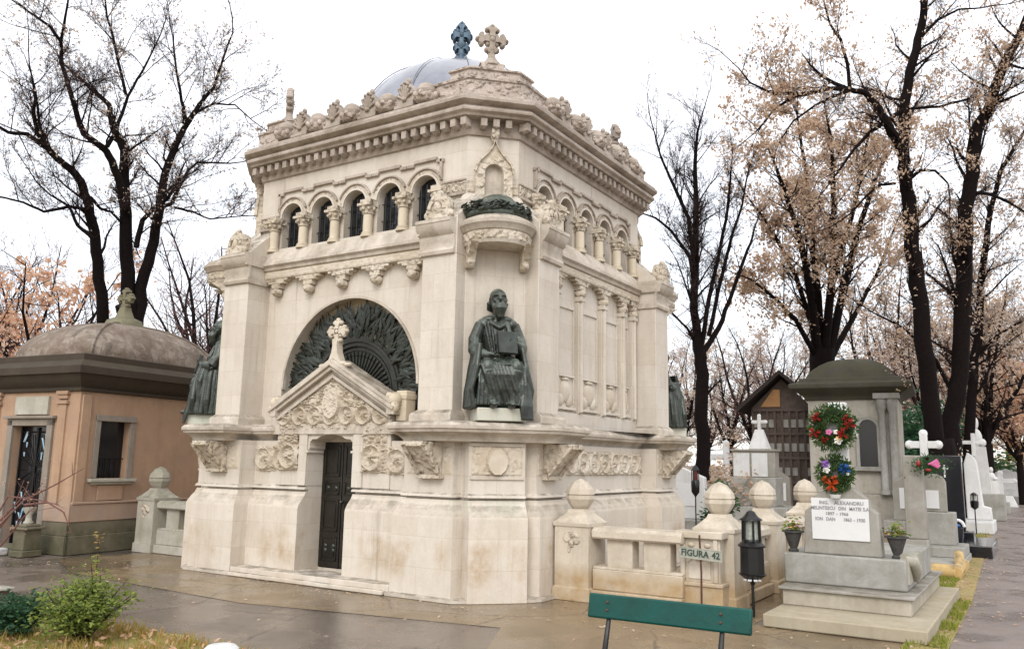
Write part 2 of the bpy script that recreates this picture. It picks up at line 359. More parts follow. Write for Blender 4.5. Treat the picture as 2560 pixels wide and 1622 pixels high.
M['purple']=plainc('purple_flower',(.22,.08,.4)); M['white']=plainc('white_petals',(.8,.78,.75)); M['pink']=plainc('pink_flower',(.65,.15,.35)); M['yellow']=plainc('yellow_flower',(.75,.45,.08))
M['plaque']=flat('white_plaque',(.70,.70,.69),.4,0,c2=(.62,.62,.61),sc=2)
M['ink']=plainc('grey_lettering',(.27,.27,.28)); M['signplate']=flat('worn_enamel_plate',(.42,.41,.35),.5,0,c2=(.25,.26,.21),sc=14); M['signink']=plainc('dark_green_lettering',(.03,.06,.045))
M['cellophane']=flat('blue_cellophane',(.12,.33,.5),.15,0,c2=(.5,.6,.65),sc=7,spec=.8)
M['bluewall']=flat('pale_blue_sheet',(.52,.62,.68),.5,0,var=.08,sc=1)
# ================================================================ relief height field
def leafnoise(s,t,f=22.0,seed=0.0):
    p=Vector((s*f,t*f,seed)); q=p+noise.noise_vector(p*.35)*1.6
    d=noise.voronoi(q)[0]
    return max(0.0,min(1.0,(d[1]-d[0])*1.6))
def scroll(s,t,per,amp=.05,seed=0.0,off=0.0):
    amp*=1.15
    i=math.floor((s-off)/per); cx=off+(i+.5)*per; cy=per*.5
    dx=s-cx; dy=t-cy; r=math.hypot(dx,dy)/per; th=math.atan2(dy,dx)
    ring=math.exp(-((r-.40)/.055)**2)
    ros=math.exp(-(r/.19)**2)*(.55+.45*math.cos(5*th+seed+i))*1.15
    lf=leafnoise(s,t,21,seed)*(1.0 if r>.46 else .6)
    return amp*max(ring*.8,ros,lf*.85)
def dense(s,t,amp=.05,seed=0.0):
    return amp*(.25+.75*leafnoise(s,t,13,seed))*(.55+.45*leafnoise(s+3,t,34,seed))
def relief_panel(mb,x0,x1,z0,z1,d,fn,Mx,res=.014,mask=None):
    # front-frame panel: x = s, y = -(d+h)
    nu=max(2,int((x1-x0)/res)); nv=max(2,int((z1-z0)/res))
    start=len(mb.v)
    vs=[];keep={}
    for j in range(nv+1):
        for i in range(nu+1):
            x=x0+(x1-x0)*i/nu; z=z0+(z1-z0)*j/nv
            edge=min(i,nu-i,j,nv-j)
            h=fn(x,z) if edge>0 else 0
            vs.append((x,-(d+h),z))
    fs=[]
    for j in range(nv):
        for i in range(nu):
            a=j*(nu+1)+i
            if mask:
                x=x0+(x1-x0)*(i+.5)/nu; z=z0+(z1-z0)*(j+.5)/nv
                if not mask(x,z): continue
            fs.append((a,a+1,a+nu+2,a+nu+1))
    mb.add(vs,fs,Mx)
# ================================================================ MAUSOLEUM
MAU=thing('mausoleum','cream limestone domed mausoleum with gabled portal, dark metal door and five-arched window bands','mausoleum')
P=MAU
def corners(seq):
    out=[]
    for k in range(4):
        c,s=round(math.cos(k*PI/2)),round(math.sin(k*PI/2))
        out+=[(x*c-y*s,x*s+y*c) for x,y in seq]
    return out
Q0=[(1.45,-2.87),(1.45,-3.12),(2.37,-3.12),(2.41,-2.97),(2.57,-3.07),(3.07,-2.57),(2.97,-2.41),(3.12,-2.37),(3.12,-1.45),(2.87,-1.45)]
Q1=[(1.52,-2.72),(1.52,-3.0),(2.27,-3.0),(2.30,-2.88),(2.47,-2.96),(2.96,-2.47),(2.88,-2.30),(3.0,-2.27),(3.0,-1.52),(2.72,-1.52)]
P0=corners(Q0); P1=corners(Q1)
def ring(poly,z,o=0): return [(x,y,z) for x,y in (offs(poly,o) if o else poly)]
def lerp(a,b,t): return [(p[0]+(q[0]-p[0])*t,p[1]+(q[1]-p[1])*t) for p,q in zip(a,b)]
# plinth, with a doorway notch cut by building the front segment separately: keep the body solid and set door reveal boxes in front plane
def cut_front(mb_rings):
    return mb_rings
DX0,DX1=-.44,.42      # doorway
def doorpoly(poly,dx0=DX0,dx1=DX1,dy=-2.42):
    # insert a notch for the doorway between last point of corner 3 and first of corner 0 (front wall)
    yf=poly[0][1]
    return [(dx0-.006,yf),(dx0-.006,dy),(dx1+.006,dy),(dx1+.006,yf)]+poly
P0d=doorpoly(P0); P1d=doorpoly(P1)
b=MB()
b.loft([ring(P0d,0),ring(P0d,.93),[(x,y,.965) for x,y in lerp(P0d,P1d,.06)],[(x,y,1.03) for x,y in lerp(P0d,P1d,.35)],[(x,y,1.10) for x,y in lerp(P0d,P1d,.75)],[(x,y,1.155) for x,y in lerp(P0d,P1d,.92)]],cap=False)
fixn(b.build('plinth',M['plinth'],P,smooth=28))
b=MB()
b.loft([[(x,y,1.155) for x,y in lerp(P0d,P1d,.92)],[(x,y,1.16) for x,y in lerp(P0d,P1d,1.3)],[(x,y,1.185) for x,y in lerp(P0d,P1d,1.3)],[(x,y,1.187) for x,y in lerp(P0d,P1d,.7)],[(x,y,1.215) for x,y in lerp(P0d,P1d,.8)],[(x,y,1.235) for x,y in P1d],ring(P1d,1.86)],cap=False)
fixn(b.build('pedestal_course',M['wall'],P,smooth=28))
# base slab lip round the foot
b=MB(); PB=[(1.42,-2.95),(1.42,-3.17),(2.40,-3.17),(2.50,-3.10),(3.10,-2.50),(3.17,-2.40),(3.17,-1.42),(2.92,-1.42)]
PBc=corners(PB)
b.sweep(PBc,[(.0,0),(.0,.035),(-.03,.05)])
fixn(b.build('base_slab',M['trim'],P,smooth=28))
b=MB(); b.box(-1.44,1.44,-3.12,-2.6,0,.115); b.box(-1.40,1.40,-3.20,-3.121,0,.055)
b.build('doorstep',M['plinth'],P,bevel=.012)
# ---------------- ledge
L=corners([(1.50,-2.84),(1.50,-3.36),(2.30,-3.40),(2.42,-3.36),(3.36,-2.42),(3.40,-2.30),(3.36,-1.50),(2.84,-1.50)])
# front run is interrupted by the portal: split ledge into sweep with the front middle pulled back
Ld=[(-1.12,-2.84),(-1.0,-2.6),(1.0,-2.6),(1.12,-2.84)]+L
b=MB(); b.sweep(Ld,[(-.30,1.84),(-.16,1.85),(-.15,1.88),(-.10,1.93),(-.03,1.955),(-.02,1.985),(0,1.995),(.005,2.03),(-.02,2.06),(-.05,2.075),(-.30,2.10)])
b.box(-2.78,2.78,-2.60,2.60,1.95,2.094); b.box(-2.60,2.60,-2.781,-2.601,1.95,2.093); b.box(-2.60,2.60,2.601,2.781,1.95,2.093)
fixn(b.build('ledge',M['trim'],P,smooth=28))
# ---------------- ledge consoles
def console():
    b=MB(); w=.15
    poly=[(0,1.42),(-.05,1.42),(-.07,1.47),(-.34,1.76),(-.40,1.78),(-.40,1.84),(0,1.84)]   # (y,z) outward negative
    b.loft([[(-w,y,z) for y,z in poly],[(w,y,z) for y,z in poly]],True)
    b.box(-w-.03,w+.03,-.10,0,1.40,1.45)
    for sx in (-1,1):
        b.loft([[(sx*w-.025,-.06,1.45),(sx*w+.025,-.06,1.45),(sx*w+.025,-.09,1.43),(sx*w-.025,-.09,1.43)],[(sx*w-.025,-.37,1.80),(sx*w+.025,-.37,1.80),(sx*w+.025,-.42,1.80),(sx*w-.025,-.42,1.80)]],True)
    return b
cs=console(); first=None
for k in range(4):
    for cx in (-1.96,1.96):
        Mx=RZ(k)@T(cx,-3.0,0)
        if first is None: o=cs.build('console',M['carved'],P,smooth=28,bevel=.006); first=o
        else: o=first.copy(); COL.objects.link(o); o.parent=P
        o.matrix_local=Mx
# ---------------- pedestal relief panels (carved friezes)
b=MB()
for k in (0,1,2,3):
    Mx=RZ(k)
    for sx in (-1,1):
        a=(1.57,1.78); 
        relief_panel(b,*(a if sx>0 else (-a[1],-a[0])),1.45,1.78,3.0,lambda x,z:dense(x,z,.03,k*9),Mx)
        a=(2.14,2.24)
        relief_panel(b,*(a if sx>0 else (-a[1],-a[0])),1.45,1.78,3.0,lambda x,z:dense(x,z,.03,k*9),Mx)
    if k==0:
        for x0,x1 in ((-1.50,-1.0),(1.0,1.50)):
            relief_panel(b,x0,x1,1.42,1.79,2.72,lambda x,z:scroll(x,z-1.42,.37,.075,2.0,x0),Mx)
    else:
        relief_panel(b,-1.50,1.50,1.44,1.79,2.72,lambda x,z:max(scroll(x,z-1.44,.35,.055,3.0+k),dense(x,z,.05,k)*.9),Mx)
    Mc=Mx@rz(PI/4)      # chamfer front: distance k=3.84
    def shield(x,z):
        u=x/.115; v=(z-1.62)/.155; r=math.hypot(u,v)
        return .05 if r<1 else (.058 if r<1.12 else dense(x,z,.042,5.0))
    relief_panel(b,-.31,.31,1.45,1.79,3.84,shield,Mc,.013)
fixn0=b.build('carved_frieze',M['relief'],P,smooth=60)
# chamfer pedestal panel frame + small block
b=MB()
for k in range(4):
    Mc=RZ(k)@rz(PI/4)
    b.box(-.33,.33,-3.86,-3.80,1.40,1.445,Mc); b.box(-.33,.33,-3.86,-3.80,1.795,1.835,Mc); 
b.build('frieze_border',M['trim'],P,bevel=.005)
# ---------------- lower body: niche chamfers, side walls
zb,zt=2.01,4.30
A=2.54
b=MB()
for k in range(4):
    Mx=RZ(k)
    # niche back wall on the chamfer between piers
    b.add([(2.2,-2.76,zb),(2.76,-2.2,zb),(2.76,-2.2,4.9),(2.2,-2.76,4.9)],[(0,1,2,3)],Mx)
    if k!=0:
        b.add([(-1.66,-A,zb),(1.66,-A,zb),(1.66,-A,zt+.5),(-1.66,-A,zt+.5)],[(0,1,2,3)],Mx)
# front wall with the big arch
ac=(.03,2.62); ar=1.30; n=40
arc=[(ac[0]+ar*math.cos(PI-PI*i/n),ac[1]+ar*math.sin(PI-PI*i/n)) for i in range(n+1)]
pts=[(ac[0]-ar,zb)]+arc+[(ac[0]+ar,zb)]
vs=[];fs=[]
top=zt+.5
for i,(x,z) in enumerate(pts): vs+= [(x,-A,z),(x,-A,top)]
for i in range(len(pts)-1): fs.append((2*i,2*i+2,2*i+3,2*i+1))
b.add(vs,fs)
b.add([(-1.66,-A,zb),(ac[0]-ar,-A,zb),(ac[0]-ar,-A,top),(-1.66,-A,top)],[(0,1,2,3)])
b.add([(ac[0]+ar,-A,zb),(1.66,-A,zb),(1.66,-A,top),(ac[0]+ar,-A,top)],[(0,1,2,3)])
D2=-A+.24
b.loft([[(x,-A,z) for x,z in pts],[(x,D2,z) for x,z in pts]],False,None,False)
b.build('wall',M['wall'],P,smooth=28)
b=MB(); b.slab(pts,D2,D2+.05); b.build('arch_backing',M['warm'],P,smooth=28)
# arch rim moulding
def archband(b,cx,cz,r0,r1,y0,y1,n=40,a0=0,a1=PI,Mx=None):
    rings=[]
    for i in range(n+1):
        a=a1+(a0-a1)*i/n; c,s=math.cos(a),math.sin(a)
        rings.append([(cx+r0*c,y0,cz+r0*s),(cx+r0*c,y1,cz+r0*s),(cx+r1*c,y1,cz+r1*s),(cx+r1*c,y0,cz+r1*s)])
    b.loft(rings,True,Mx)
b=MB(); archband(b,ac[0],ac[1],ar-.035,ar+.0,-A+.05,-A-.014)
fixn(b.build('arch_rim',M['trim'],P,smooth=30))
# ---------------- piers
def pier_mesh():
    b=MB(); x0,x1=0,.54; y0,y1=-2.96,-2.30
    b.box(x0,x1,y0,y1,2.22,4.205)                       # shaft
    b.add([(x0,-2.96,4.205),(x1,-2.96,4.205),(x1,-2.96,4.70),(x0,-2.96,4.70),(x0,-2.40,4.205),(x1,-2.40,4.205),(x1,-2.44,5.16),(x0,-2.44,5.16)],
      [(0,1,2,3),(3,2,6,7),(1,5,6,2),(0,3,7,4),(4,7,6,5)])
    return b
def pier_mould():
    b=MB(); pr=[(-2.961,4.20),(-3.0,4.21),(-3.01,4.25),(-2.995,4.285),(-2.985,4.29),(-2.985,4.36),(-2.99,4.37),(-3.0,4.45),(-3.03,4.47),(-3.075,4.53),(-3.09,4.60),(-3.10,4.605),(-3.10,4.645),(-3.07,4.66),(-2.961,4.67)]
    b.loft([[(x,y,z) for y,z in pr] for x in (-.035,.52)],True)
    b.box(-.03,0-.001,-3.0,-2.62,4.20,4.29); b.box(-.04,-.001,-3.05,-2.62,4.47,4.66)
    return b
def pier_scroll():
    b=MB()
    b.box(.10,.44,-3.05,-2.80,4.671,4.79)
    n=14; prof=[(.27+.17*math.cos(PI*i/n),4.79+.22*math.sin(PI*i/n)) for i in range(n+1)]
    b.slab(prof,-3.03,-2.86)
    archband(b,.27,4.79,.10,.15,-3.03,-3.06,16)
    b.ball((.27,-3.03,4.83),(.06,.04,.09)); b.ball((.10,-3.0,4.73),(.06,.05,.06)); b.ball((.44,-3.0,4.73),(.06,.05,.06)); b.ball((.27,-2.98,5.02),(.05,.05,.04))
    return b
def pier_socle():
    b=MB(); b.loft([[(x,y,z) for x,y in ((-o,-2.96-o),(.54+o*.4,-2.96-o),(.54+o*.4,-2.4),(-o,-2.4))] for o,z in ((.075,2.03),(.075,2.17),(.06,2.195),(.01,2.235))],True)
    return b
pm,pmo,psc,pso=pier_mesh(),pier_mould(),pier_scroll(),pier_socle()
pr0=None
for k in range(4):
    for mir in (0,1):
        Mx=RZ(k)@T(1.66,0,0) if not mir else RZ(k)@Matrix.Diagonal((-1,1,1,1))@T(1.66,0,0)
        pier=MB().merge(pm,Mx); o=fixn(pier.build('pier',M['wall'],P,smooth=28,bevel=.008))
        q=fixn(MB().merge(pso,Mx).build('socle',M['trim'],o,smooth=28,bevel=.005))
        q=fixn(MB().merge(pmo,Mx).build('pier_moulding',M['trim'],o,smooth=28))
        q=fixn(MB().merge(psc,Mx).build('scroll_ornament',M['carved'],o,smooth=50))
# ---------------- sill moulding + corbel frieze
b=MB(); c=MB()
for k in range(4):
    Mx=RZ(k)
    pr=[(-2.50,4.745),(-2.62,4.735),(-2.70,4.55),(-2.735,4.545),(-2.74,4.50),(-2.72,4.485),(-2.70,4.47),(-2.69,4.43),(-2.66,4.42),(-2.5,4.42)]
    b.loft([[(x,y,z) for y,z in pr] for x in (-1.67,1.67)],True,Mx)
    # corbels
    cs_=[-1.42,-.75,-.09,.56,1.22] if k%2==0 else [-1.1,-.37,.40,1.12,1.55]
    xs=[-1.66]
    c.box(-1.66,1.66,-2.66,-2.5,4.30,4.425,Mx)
    for i,cx in enumerate(cs_):
        c.box(cx-.17,cx+.17,-2.655,-2.5,4.22,4.30,Mx)
        c.box(cx-.09,cx+.09,-2.65,-2.5,4.15,4.22,Mx); c.ball((cx,-2.60,4.10),(.085,.10,.075),Mx)
        c.box(cx-.25,cx+.25,-2.652,-2.5,4.26,4.302,Mx)
fixn(b.build('sill_moulding',M['trim'],P,smooth=28)); c.build('corbel_frieze',M['carved'],P,smooth=50,bevel=.008)
b=MB()
for k in (0,1,2,3):
    relief_panel(b,-1.65,1.65,4.30,4.42,2.66,lambda x,z:dense(x,z,.035,k*3.0),RZ(k),.016)
b.build('sill_frieze',M['relief'],P,smooth=60)
# ---------------- colonnette panels on the three other faces
b=MB(); sh=MB(); pn=MB()
for k in (1,2,3):
    Mx=RZ(k)
    cc=[-1.1,-.37,.40,1.12]
    b.box(-1.66,1.66,-2.60,-2.53,2.02,2.32,Mx)
    for i,cx in enumerate(cc+[1.55]):
        b.box(cx-.055,cx+.055,-2.61,-2.53,2.32,4.02,Mx); b.lathe([(.035,2.34),(.035,4.0)],10,Mx@T(cx,-2.62,0)); b.box(cx-.07,cx+.07,-2.66,-2.53,3.98,4.05,Mx)
    for x0,x1 in ((-1.60,-1.16),(-1.04,-.43),(-.31,.34),(.46,1.06),(1.18,1.49)):
        xm=(x0+x1)/2; w=(x1-x0)/2-.07
        for a,bb in (((xm-w-.02,xm-w),(2.46,3.85)),((xm+w,xm+w+.02),(2.46,3.85))): pn.box(a[0],a[1],-2.565,-2.53,bb[0],bb[1],Mx)
        pn.box(xm-w-.02,xm+w+.02,-2.565,-2.53,3.83,3.87,Mx)
        pn.box(xm-w-.03,xm+w+.03,-2.60,-2.53,2.36,2.40,Mx); pn.box(xm-w-.02,xm+w+.02,-2.58,-2.53,2.83,2.86,Mx)
        sh.ball((xm,-2.54,2.63),(w*.7,.05,.17),Mx,14,8); 
        for s in (-1,1): sh.ball((xm+s*w*.55,-2.545,2.50),(w*.4,.035,.10),Mx,8,6,Matrix.Rotation(s*.6,4,'Y'))
        sh.ball((xm,-2.55,2.80),(w*.5,.04,.03),Mx,8,6)
b.build('colonnette_band',M['wall'],P,smooth=40,bevel=.005); pn.build('panel_border',M['wall'],P,smooth=30,bevel=.004); sh.build('shield_relief',M['relief'],P,smooth=50)
# ---------------- upper storey with arched openings
U=2.50; uo=octo(2.5,.5)
wc=[-1.3,-.65,0,.65,1.3]; wr=.215; spring=5.29; wb=4.74; utop=6.02; ulo=4.40
def uface():
    b=MB()
    xs=-2.0
    def rect(x0,x1,z0,z1): b.add([(x0,-U,z0),(x1,-U,z0),(x1,-U,z1),(x0,-U,z1)],[(0,1,2,3)])
    rect(-2.0,2.0,ulo,wb)
    cur=-2.0
    for cx in wc:
        rect(cur,cx-wr,wb,utop)
        n=16; vs=[];fs=[]
        for i in range(n+1):
            a=PI-PI*i/n; x=cx+wr*math.cos(a); z=spring+wr*math.sin(a); vs+=[(x,-U,z),(x,-U,utop)]
        for i in range(n): fs.append((2*i,2*i+2,2*i+3,2*i+1))
        b.add(vs,fs)
        pt=[(cx-wr,wb)]+[(cx+wr*math.cos(PI-PI*i/n),spring+wr*math.sin(PI-PI*i/n)) for i in range(n+1)]+[(cx+wr,wb)]
        b.loft([[(x,-U,z) for x,z in pt],[(x,-U+.16,z) for x,z in pt]],False,None,False)
        b.add([(cx-wr,-U,wb),(cx+wr,-U,wb),(cx+wr,-U+.16,wb),(cx-wr,-U+.16,wb)],[(0,1,2,3)])
        cur=cx+wr
    rect(cur,2.0,wb,utop)
    return b
uf=uface(); b=MB()
for k in range(4): b.merge(uf,RZ(k))
for k in range(4): # chamfer walls
    b.add([(2.0,-2.5,ulo),(2.5,-2.0,ulo),(2.5,-2.0,utop),(2.0,-2.5,utop)],[(0,1,2,3)],RZ(k))
b.build('upper_wall',M['wall'],P,smooth=28)
# band between windows and corners, archivolts, hood line
b=MB(); h=MB(); cv=MB()
for k in range(4):
    Mx=RZ(k)
    for cx in wc:
        archband(b,cx,spring,wr+.005,wr+.035,-U,-U-.03,16,0,PI,Mx)
        archband(cv,cx,spring,wr+.037,wr+.085,-U,-U-.018,16,0,PI,Mx)
        archband(h,cx,spring+.0,wr+.087,wr+.112,-U,-U-.045,16,R(22),R(158),Mx)
        # stepped hood line
        z=5.70; h.box(cx-.20,cx+.20,-U-.045,-U,z,z+.045,Mx)
        for s in (-1,1):
            h.box(cx+s*.26-.06,cx+s*.26+.06,-U-.045,-U,z-.045,z+.0,Mx)
    for s in (-1,1):
        x0,x1=(1.56,1.99) if s>0 else (-1.99,-1.56)
        h.box(min(s*1.60,s*1.56),max(s*1.60,s*1.56),-U-.045,-U,5.40,5.70,Mx)
        relief_panel(cv,x0,x1,5.17,5.33,U+.012,lambda x,z:scroll(x,z-5.17,.16,.035,1.0),Mx,.013)
        h.box(x0,x1,-U-.05,-U,5.13,5.17,Mx); h.box(x0,x1,-U-.035,-U,5.33,5.36,Mx)
    Mc=Mx@rz(PI/4)
    kk=3.18
    for s in (-1,1):
        x0,x1=(.20,.345) if s>0 else (-.345,-.20)
        relief_panel(cv,x0,x1,5.17,5.33,kk+.012,lambda x,z:dense(x,z,.035,4.0),Mc,.013)
b.build('archivolt',M['wall'],P,smooth=35); fixn(h.build('hood_moulding',M['cornice'],P,smooth=35,bevel=.006)); cv.build('arch_carving',M['carved'],P,smooth=60)
# windows
gl=MB(); gl.slab([(-wr,wb)]+[(wr*math.cos(PI-PI*i/16),spring+wr*math.sin(PI-PI*i/16)) for i in range(17)]+[(wr,wb)],-U+.135,-U+.15)
gr=MB()
for i in (-.15,-.05,.05,.15): gr.tube([(i,-U+.10,wb),(i,-U+.10,spring+.13)],.008,5)
for z in (4.84,5.0,5.25): gr.tube([(-wr,-U+.10,z),(wr,-U+.10,z)],.007,5)
for i in (-1,0,1):
    gr.tube([(i*.09+.035*math.cos(a),-U+.095,4.92+.035*math.sin(a)) for a in [j*PI/5 for j in range(11)]],.006,4)
gla=None
for k in range(4):
    for cx in wc:
        if gla is None: gla=fixn(gl.build('window',M['glass'],P,smooth=28)); gra=gr.build('grille',M['iron'],gla,smooth=30); w_=gla
        else:
            w_=gla.copy(); COL.objects.link(w_); w_.parent=P; g_=gra.copy(); COL.objects.link(g_); g_.parent=w_
        w_.matrix_local=RZ(k)@T(cx,0,0)
# columns
sf=MB(); sf.lathe([(.068,4.80),(.071,4.9),(.068,5.08)],16); sf.lathe([(.07,4.742),(.10,4.742),(.103,4.77),(.085,4.785),(.09,4.80),(.07,4.82)],16)
cp=MB(); cp.lathe([(.07,5.07),(.085,5.08),(.08,5.10),(.095,5.14),(.115,5.19)],14); cp.box(-.115,.115,-.12,.12,5.19,5.225)
for a in range(8): cp.ball((.10*math.cos(a*PI/4),.10*math.sin(a*PI/4),5.15),(.028,.028,.032),None,8,5)
cp.box(-.095,.095,-.08,.14,5.2255,5.29)
c0=None
for k in range(4):
    for cx in (-1.60,-.975,-.325,.325,.975,1.60):
        if c0 is None: c0=sf.build('column',M['warm'],P,smooth=40); p0=cp.build('capital',M['carved'],c0,smooth=50); q=c0
        else:
            q=c0.copy(); COL.objects.link(q); q.parent=P; r_=p0.copy(); COL.objects.link(r_); r_.parent=q
        q.matrix_local=RZ(k)@T(cx,-2.57,0)
# ---------------- chamfer blind niche with ogee hood
b=MB(); cv=MB()
ni=MB()
for k in range(4):
    Mc=RZ(k)@rz(PI/4); kk=3.182
    n=12
    # frame: dark recess built as concave half cylinder let into a projecting surround
    sur=[(-.25,4.95),(-.25,5.42),(-.21,5.56),(-.10,5.68),(-.03,5.78),(0,5.87),(.03,5.78),(.10,5.68),(.21,5.56),(.25,5.42),(.25,4.95)]
    inn=[(-.13,4.95)]+[(.13*math.cos(PI-PI*i/8),5.43+.13*math.sin(PI-PI*i/8)) for i in range(9)]+[(.13,4.95)]
    m_=len(inn)
    outp=sur
    vs=[(x,-kk-.10,z) for x,z in outp]+[(x,-kk-.10,z) for x,z in inn]; fs=[]
    for i in range(10): fs.append((i,i+1,11+i+1,11+i))
    cv.add(vs,fs,Mc)
    cv.loft([[(x,-kk-.10,z) for x,z in outp],[(x,-kk+.02,z) for x,z in outp]],False,Mc,False)
    b.loft([[(x,-kk-.10,z) for x,z in inn],[(x*.9,-kk-.004,z) for x,z in inn]],False,Mc,False)
    b.slab([(x*.9,z) for x,z in inn],-kk-.006,-kk-.003,Mc)
    rings=[]
    for (x,z) in outp[1:-1]:
        rings.append([(x*1.02,-kk-.09,z),(x*1.02,-kk-.135,z),(x*1.12,-kk-.135,z+.025),(x*1.12,-kk-.09,z+.025)])
    cv.loft(rings,True,Mc)
    cv.ball((0,-kk-.08,5.90),(.05,.05,.05),Mc); cv.box(-.05,.05,-kk-.14,-kk,5.93,6.04,Mc); cv.ball((0,-kk-.09,5.93),(.055,.06,.05),Mc)
b.build('blind_niche',M['trim'],P,smooth=35); fixn(cv.build('ogee_hood',M['carved'],P,smooth=35))
# ---------------- corner canopy (balcony) over each statue
b=MB(); cv=MB(); sl=MB()
for k in range(4):
    Mc=RZ(k)@rz(PI/4)
    def half(prof,n=20): # (extra radius, z); D-shaped plan: straight sides then half-ellipse
        rings=[]
        for o,z in prof:
            r=[]
            for i in range(n+1):
                a=PI+PI*i/n
                r.append(((.47+o)*math.cos(a),-3.50+(.50+o)*math.sin(a),z))
            rings.append(r)
        return rings
    b.loft(half([(-.10,4.30),(-.045,4.31),(-.03,4.35)]),False,Mc,False)
    b.loft(half([(-.03,4.47),(-.01,4.48),(.02,4.53),(.045,4.55),(.05,4.585),(.02,4.60),(.0,4.61),(.0,4.64),(-.05,4.665),(-.08,4.68)]),False,Mc,False)
    top=half([(-.08,4.68)])[0]; b.add(top,[tuple(range(len(top)))],Mc)
    so_=half([(-.10,4.30)])[0]; b.add(so_,[tuple(reversed(range(len(so_))))],Mc)
    # carved frieze drum
    def fr(u,v,k=k):
        a=PI+PI*u; z=4.35+.12*v; h=0 if v in (0,1) else dense(u*1.6,z,.035,k*2.0)
        return ((.44+h)*math.cos(a),-3.50+(.47+h)*math.sin(a),z)
    cv.grid(fr,110,9,Mc)
    # consoles at both sides with arched soffit
    for s in (-1,1):
        pr=[(-3.50,4.04),(-3.60,4.03),(-3.66,4.07),(-3.68,4.13),(-3.74,4.20),(-3.86,4.27),(-3.92,4.305),(-3.50,4.305)]
        x0=.30 if s>0 else -.40
        cv.loft([[(x,y,z) for y,z in pr] for x in (x0,x0+.10)],True,Mc)
        cv.ball((x0+.05,-3.62,4.09),(.06,.09,.07),Mc)
    # sloping connection to the wall behind
    sl.loft([[(-.62,-3.18,4.66),(.62,-3.18,4.66),(.45,-3.45,4.66),(-.45,-3.45,4.66)],[(-.40,-3.18,5.14),(.40,-3.18,5.14),(.37,-3.20,5.14),(-.37,-3.20,5.14)]],True,Mc)
fixn(b.build('canopy',M['trim'],P,smooth=30)); cv.build('canopy_carving',M['carved'],P,smooth=45); fixn(sl.build('canopy_slope',M['wall'],P,smooth=30))
# ---------------- cornice
b=MB(); b.sweep(uo,[(0.004,5.96),(.035,5.97),(.045,6.0),(.05,6.02),(.05,6.165),(.215,6.17),(.235,6.20),(.25,6.205),(.275,6.225),(.28,6.25),(.27,6.275),(.235,6.29),(.23,6.31),(.30,6.33),(.325,6.35),(.33,6.39),(.305,6.415),(.29,6.42),(.29,6.445),(.1,6.49),(-.5,6.5)],cap=False)
for k in range(4):
    Mx=RZ(k)
    nmod=25
    for i in range(nmod):
        x=-2.04+4.08*i/(nmod-1)
        b.box(x-.042,x+.042,-U-.185,-U-.05,6.05,6.16,Mx); b.ball((x,-U-.125,6.05),(.042,.055,.03),Mx,8,5)
    Mc=Mx@rz(PI/4)
    for x in (-.17,0,.17):
        b.box(x-.042,x+.042,-3.182-.185,-3.182-.05,6.05,6.16,Mc); b.ball((x,-3.182-.125,6.05),(.042,.055,.03),Mc,8,5)
fixn(b.build('cornice',M['cornice'],P,smooth=30))
# ---------------- parapet
b=MB(); b.sweep(octo(2.56,.52),[(0,6.47),(0,6.70),(.02,6.71),(.02,6.745),(-.25,6.76)],cap=False)
fixn(b.build('parapet',M['carved2'],P,smooth=30))
ball=MB(); ball.lathe([(.01,6.50),(.05,6.51),(.07,6.53),(.11,6.57),(.145,6.64),(.15,6.665),(.135,6.67),(.13,6.71),(.105,6.755),(.055,6.785),(.005,6.79)],14)
stl=MB(); stl.slab([(-.15,6.48),(.15,6.48),(.15,6.66),(.11,6.72),(.095,6.80),(.0,6.90),(-.095,6.80),(-.11,6.72),(-.15,6.66)],-.11,.06); stl.box(-.17,.17,-.14,.07,6.48,6.53)
for i in range(7):
    a=PI*(.08+.84*i/6); stl.tube([(.02*math.cos(a),-.115,6.62),(.11*math.cos(a),-.135,6.62+.20*math.sin(a))],[.012,.024],6); stl.ball((.125*math.cos(a),-.12,6.62+.235*math.sin(a)),(.024,.03,.026),None,7,5)
stl.ball((0,-.12,6.61),(.045,.04,.035)); stl.ball((0,-.03,6.92),(.035,.04,.045))
f1=f2=None
for k in range(4):
    for cx in (-1.38,-.69,0,.69,1.38):
        if f1 is None:
            o=f1=ball.build('parapet_bowl',M['cornice'],P,smooth=50); col_=MB(); col_.lathe([(.05,6.49),(.13,6.50),(.175,6.56),(.17,6.60),(.12,6.60)],14)
            for i in range(9): col_.ball((.16*math.cos(i*.7),.16*math.sin(i*.7),6.59),(.04,.04,.05),None,7,5)
            f1c=col_.build('leaf_collar',M['carved2'],o,smooth=50)
        else:
            o=f1.copy(); COL.objects.link(o); o.parent=P; o2=f1c.copy(); COL.objects.link(o2); o2.parent=o
        o.matrix_local=RZ(k)@T(cx,-2.66,0)
    for cx in (-1.035,-.345,.345,1.035):
        if f2 is None: o=f2=stl.build('palmette',M['cornice'],P,smooth=50,bevel=.008)
        else: o=f2.copy(); COL.objects.link(o); o.parent=P
        o.matrix_local=RZ(k)@T(cx,-2.60,0)
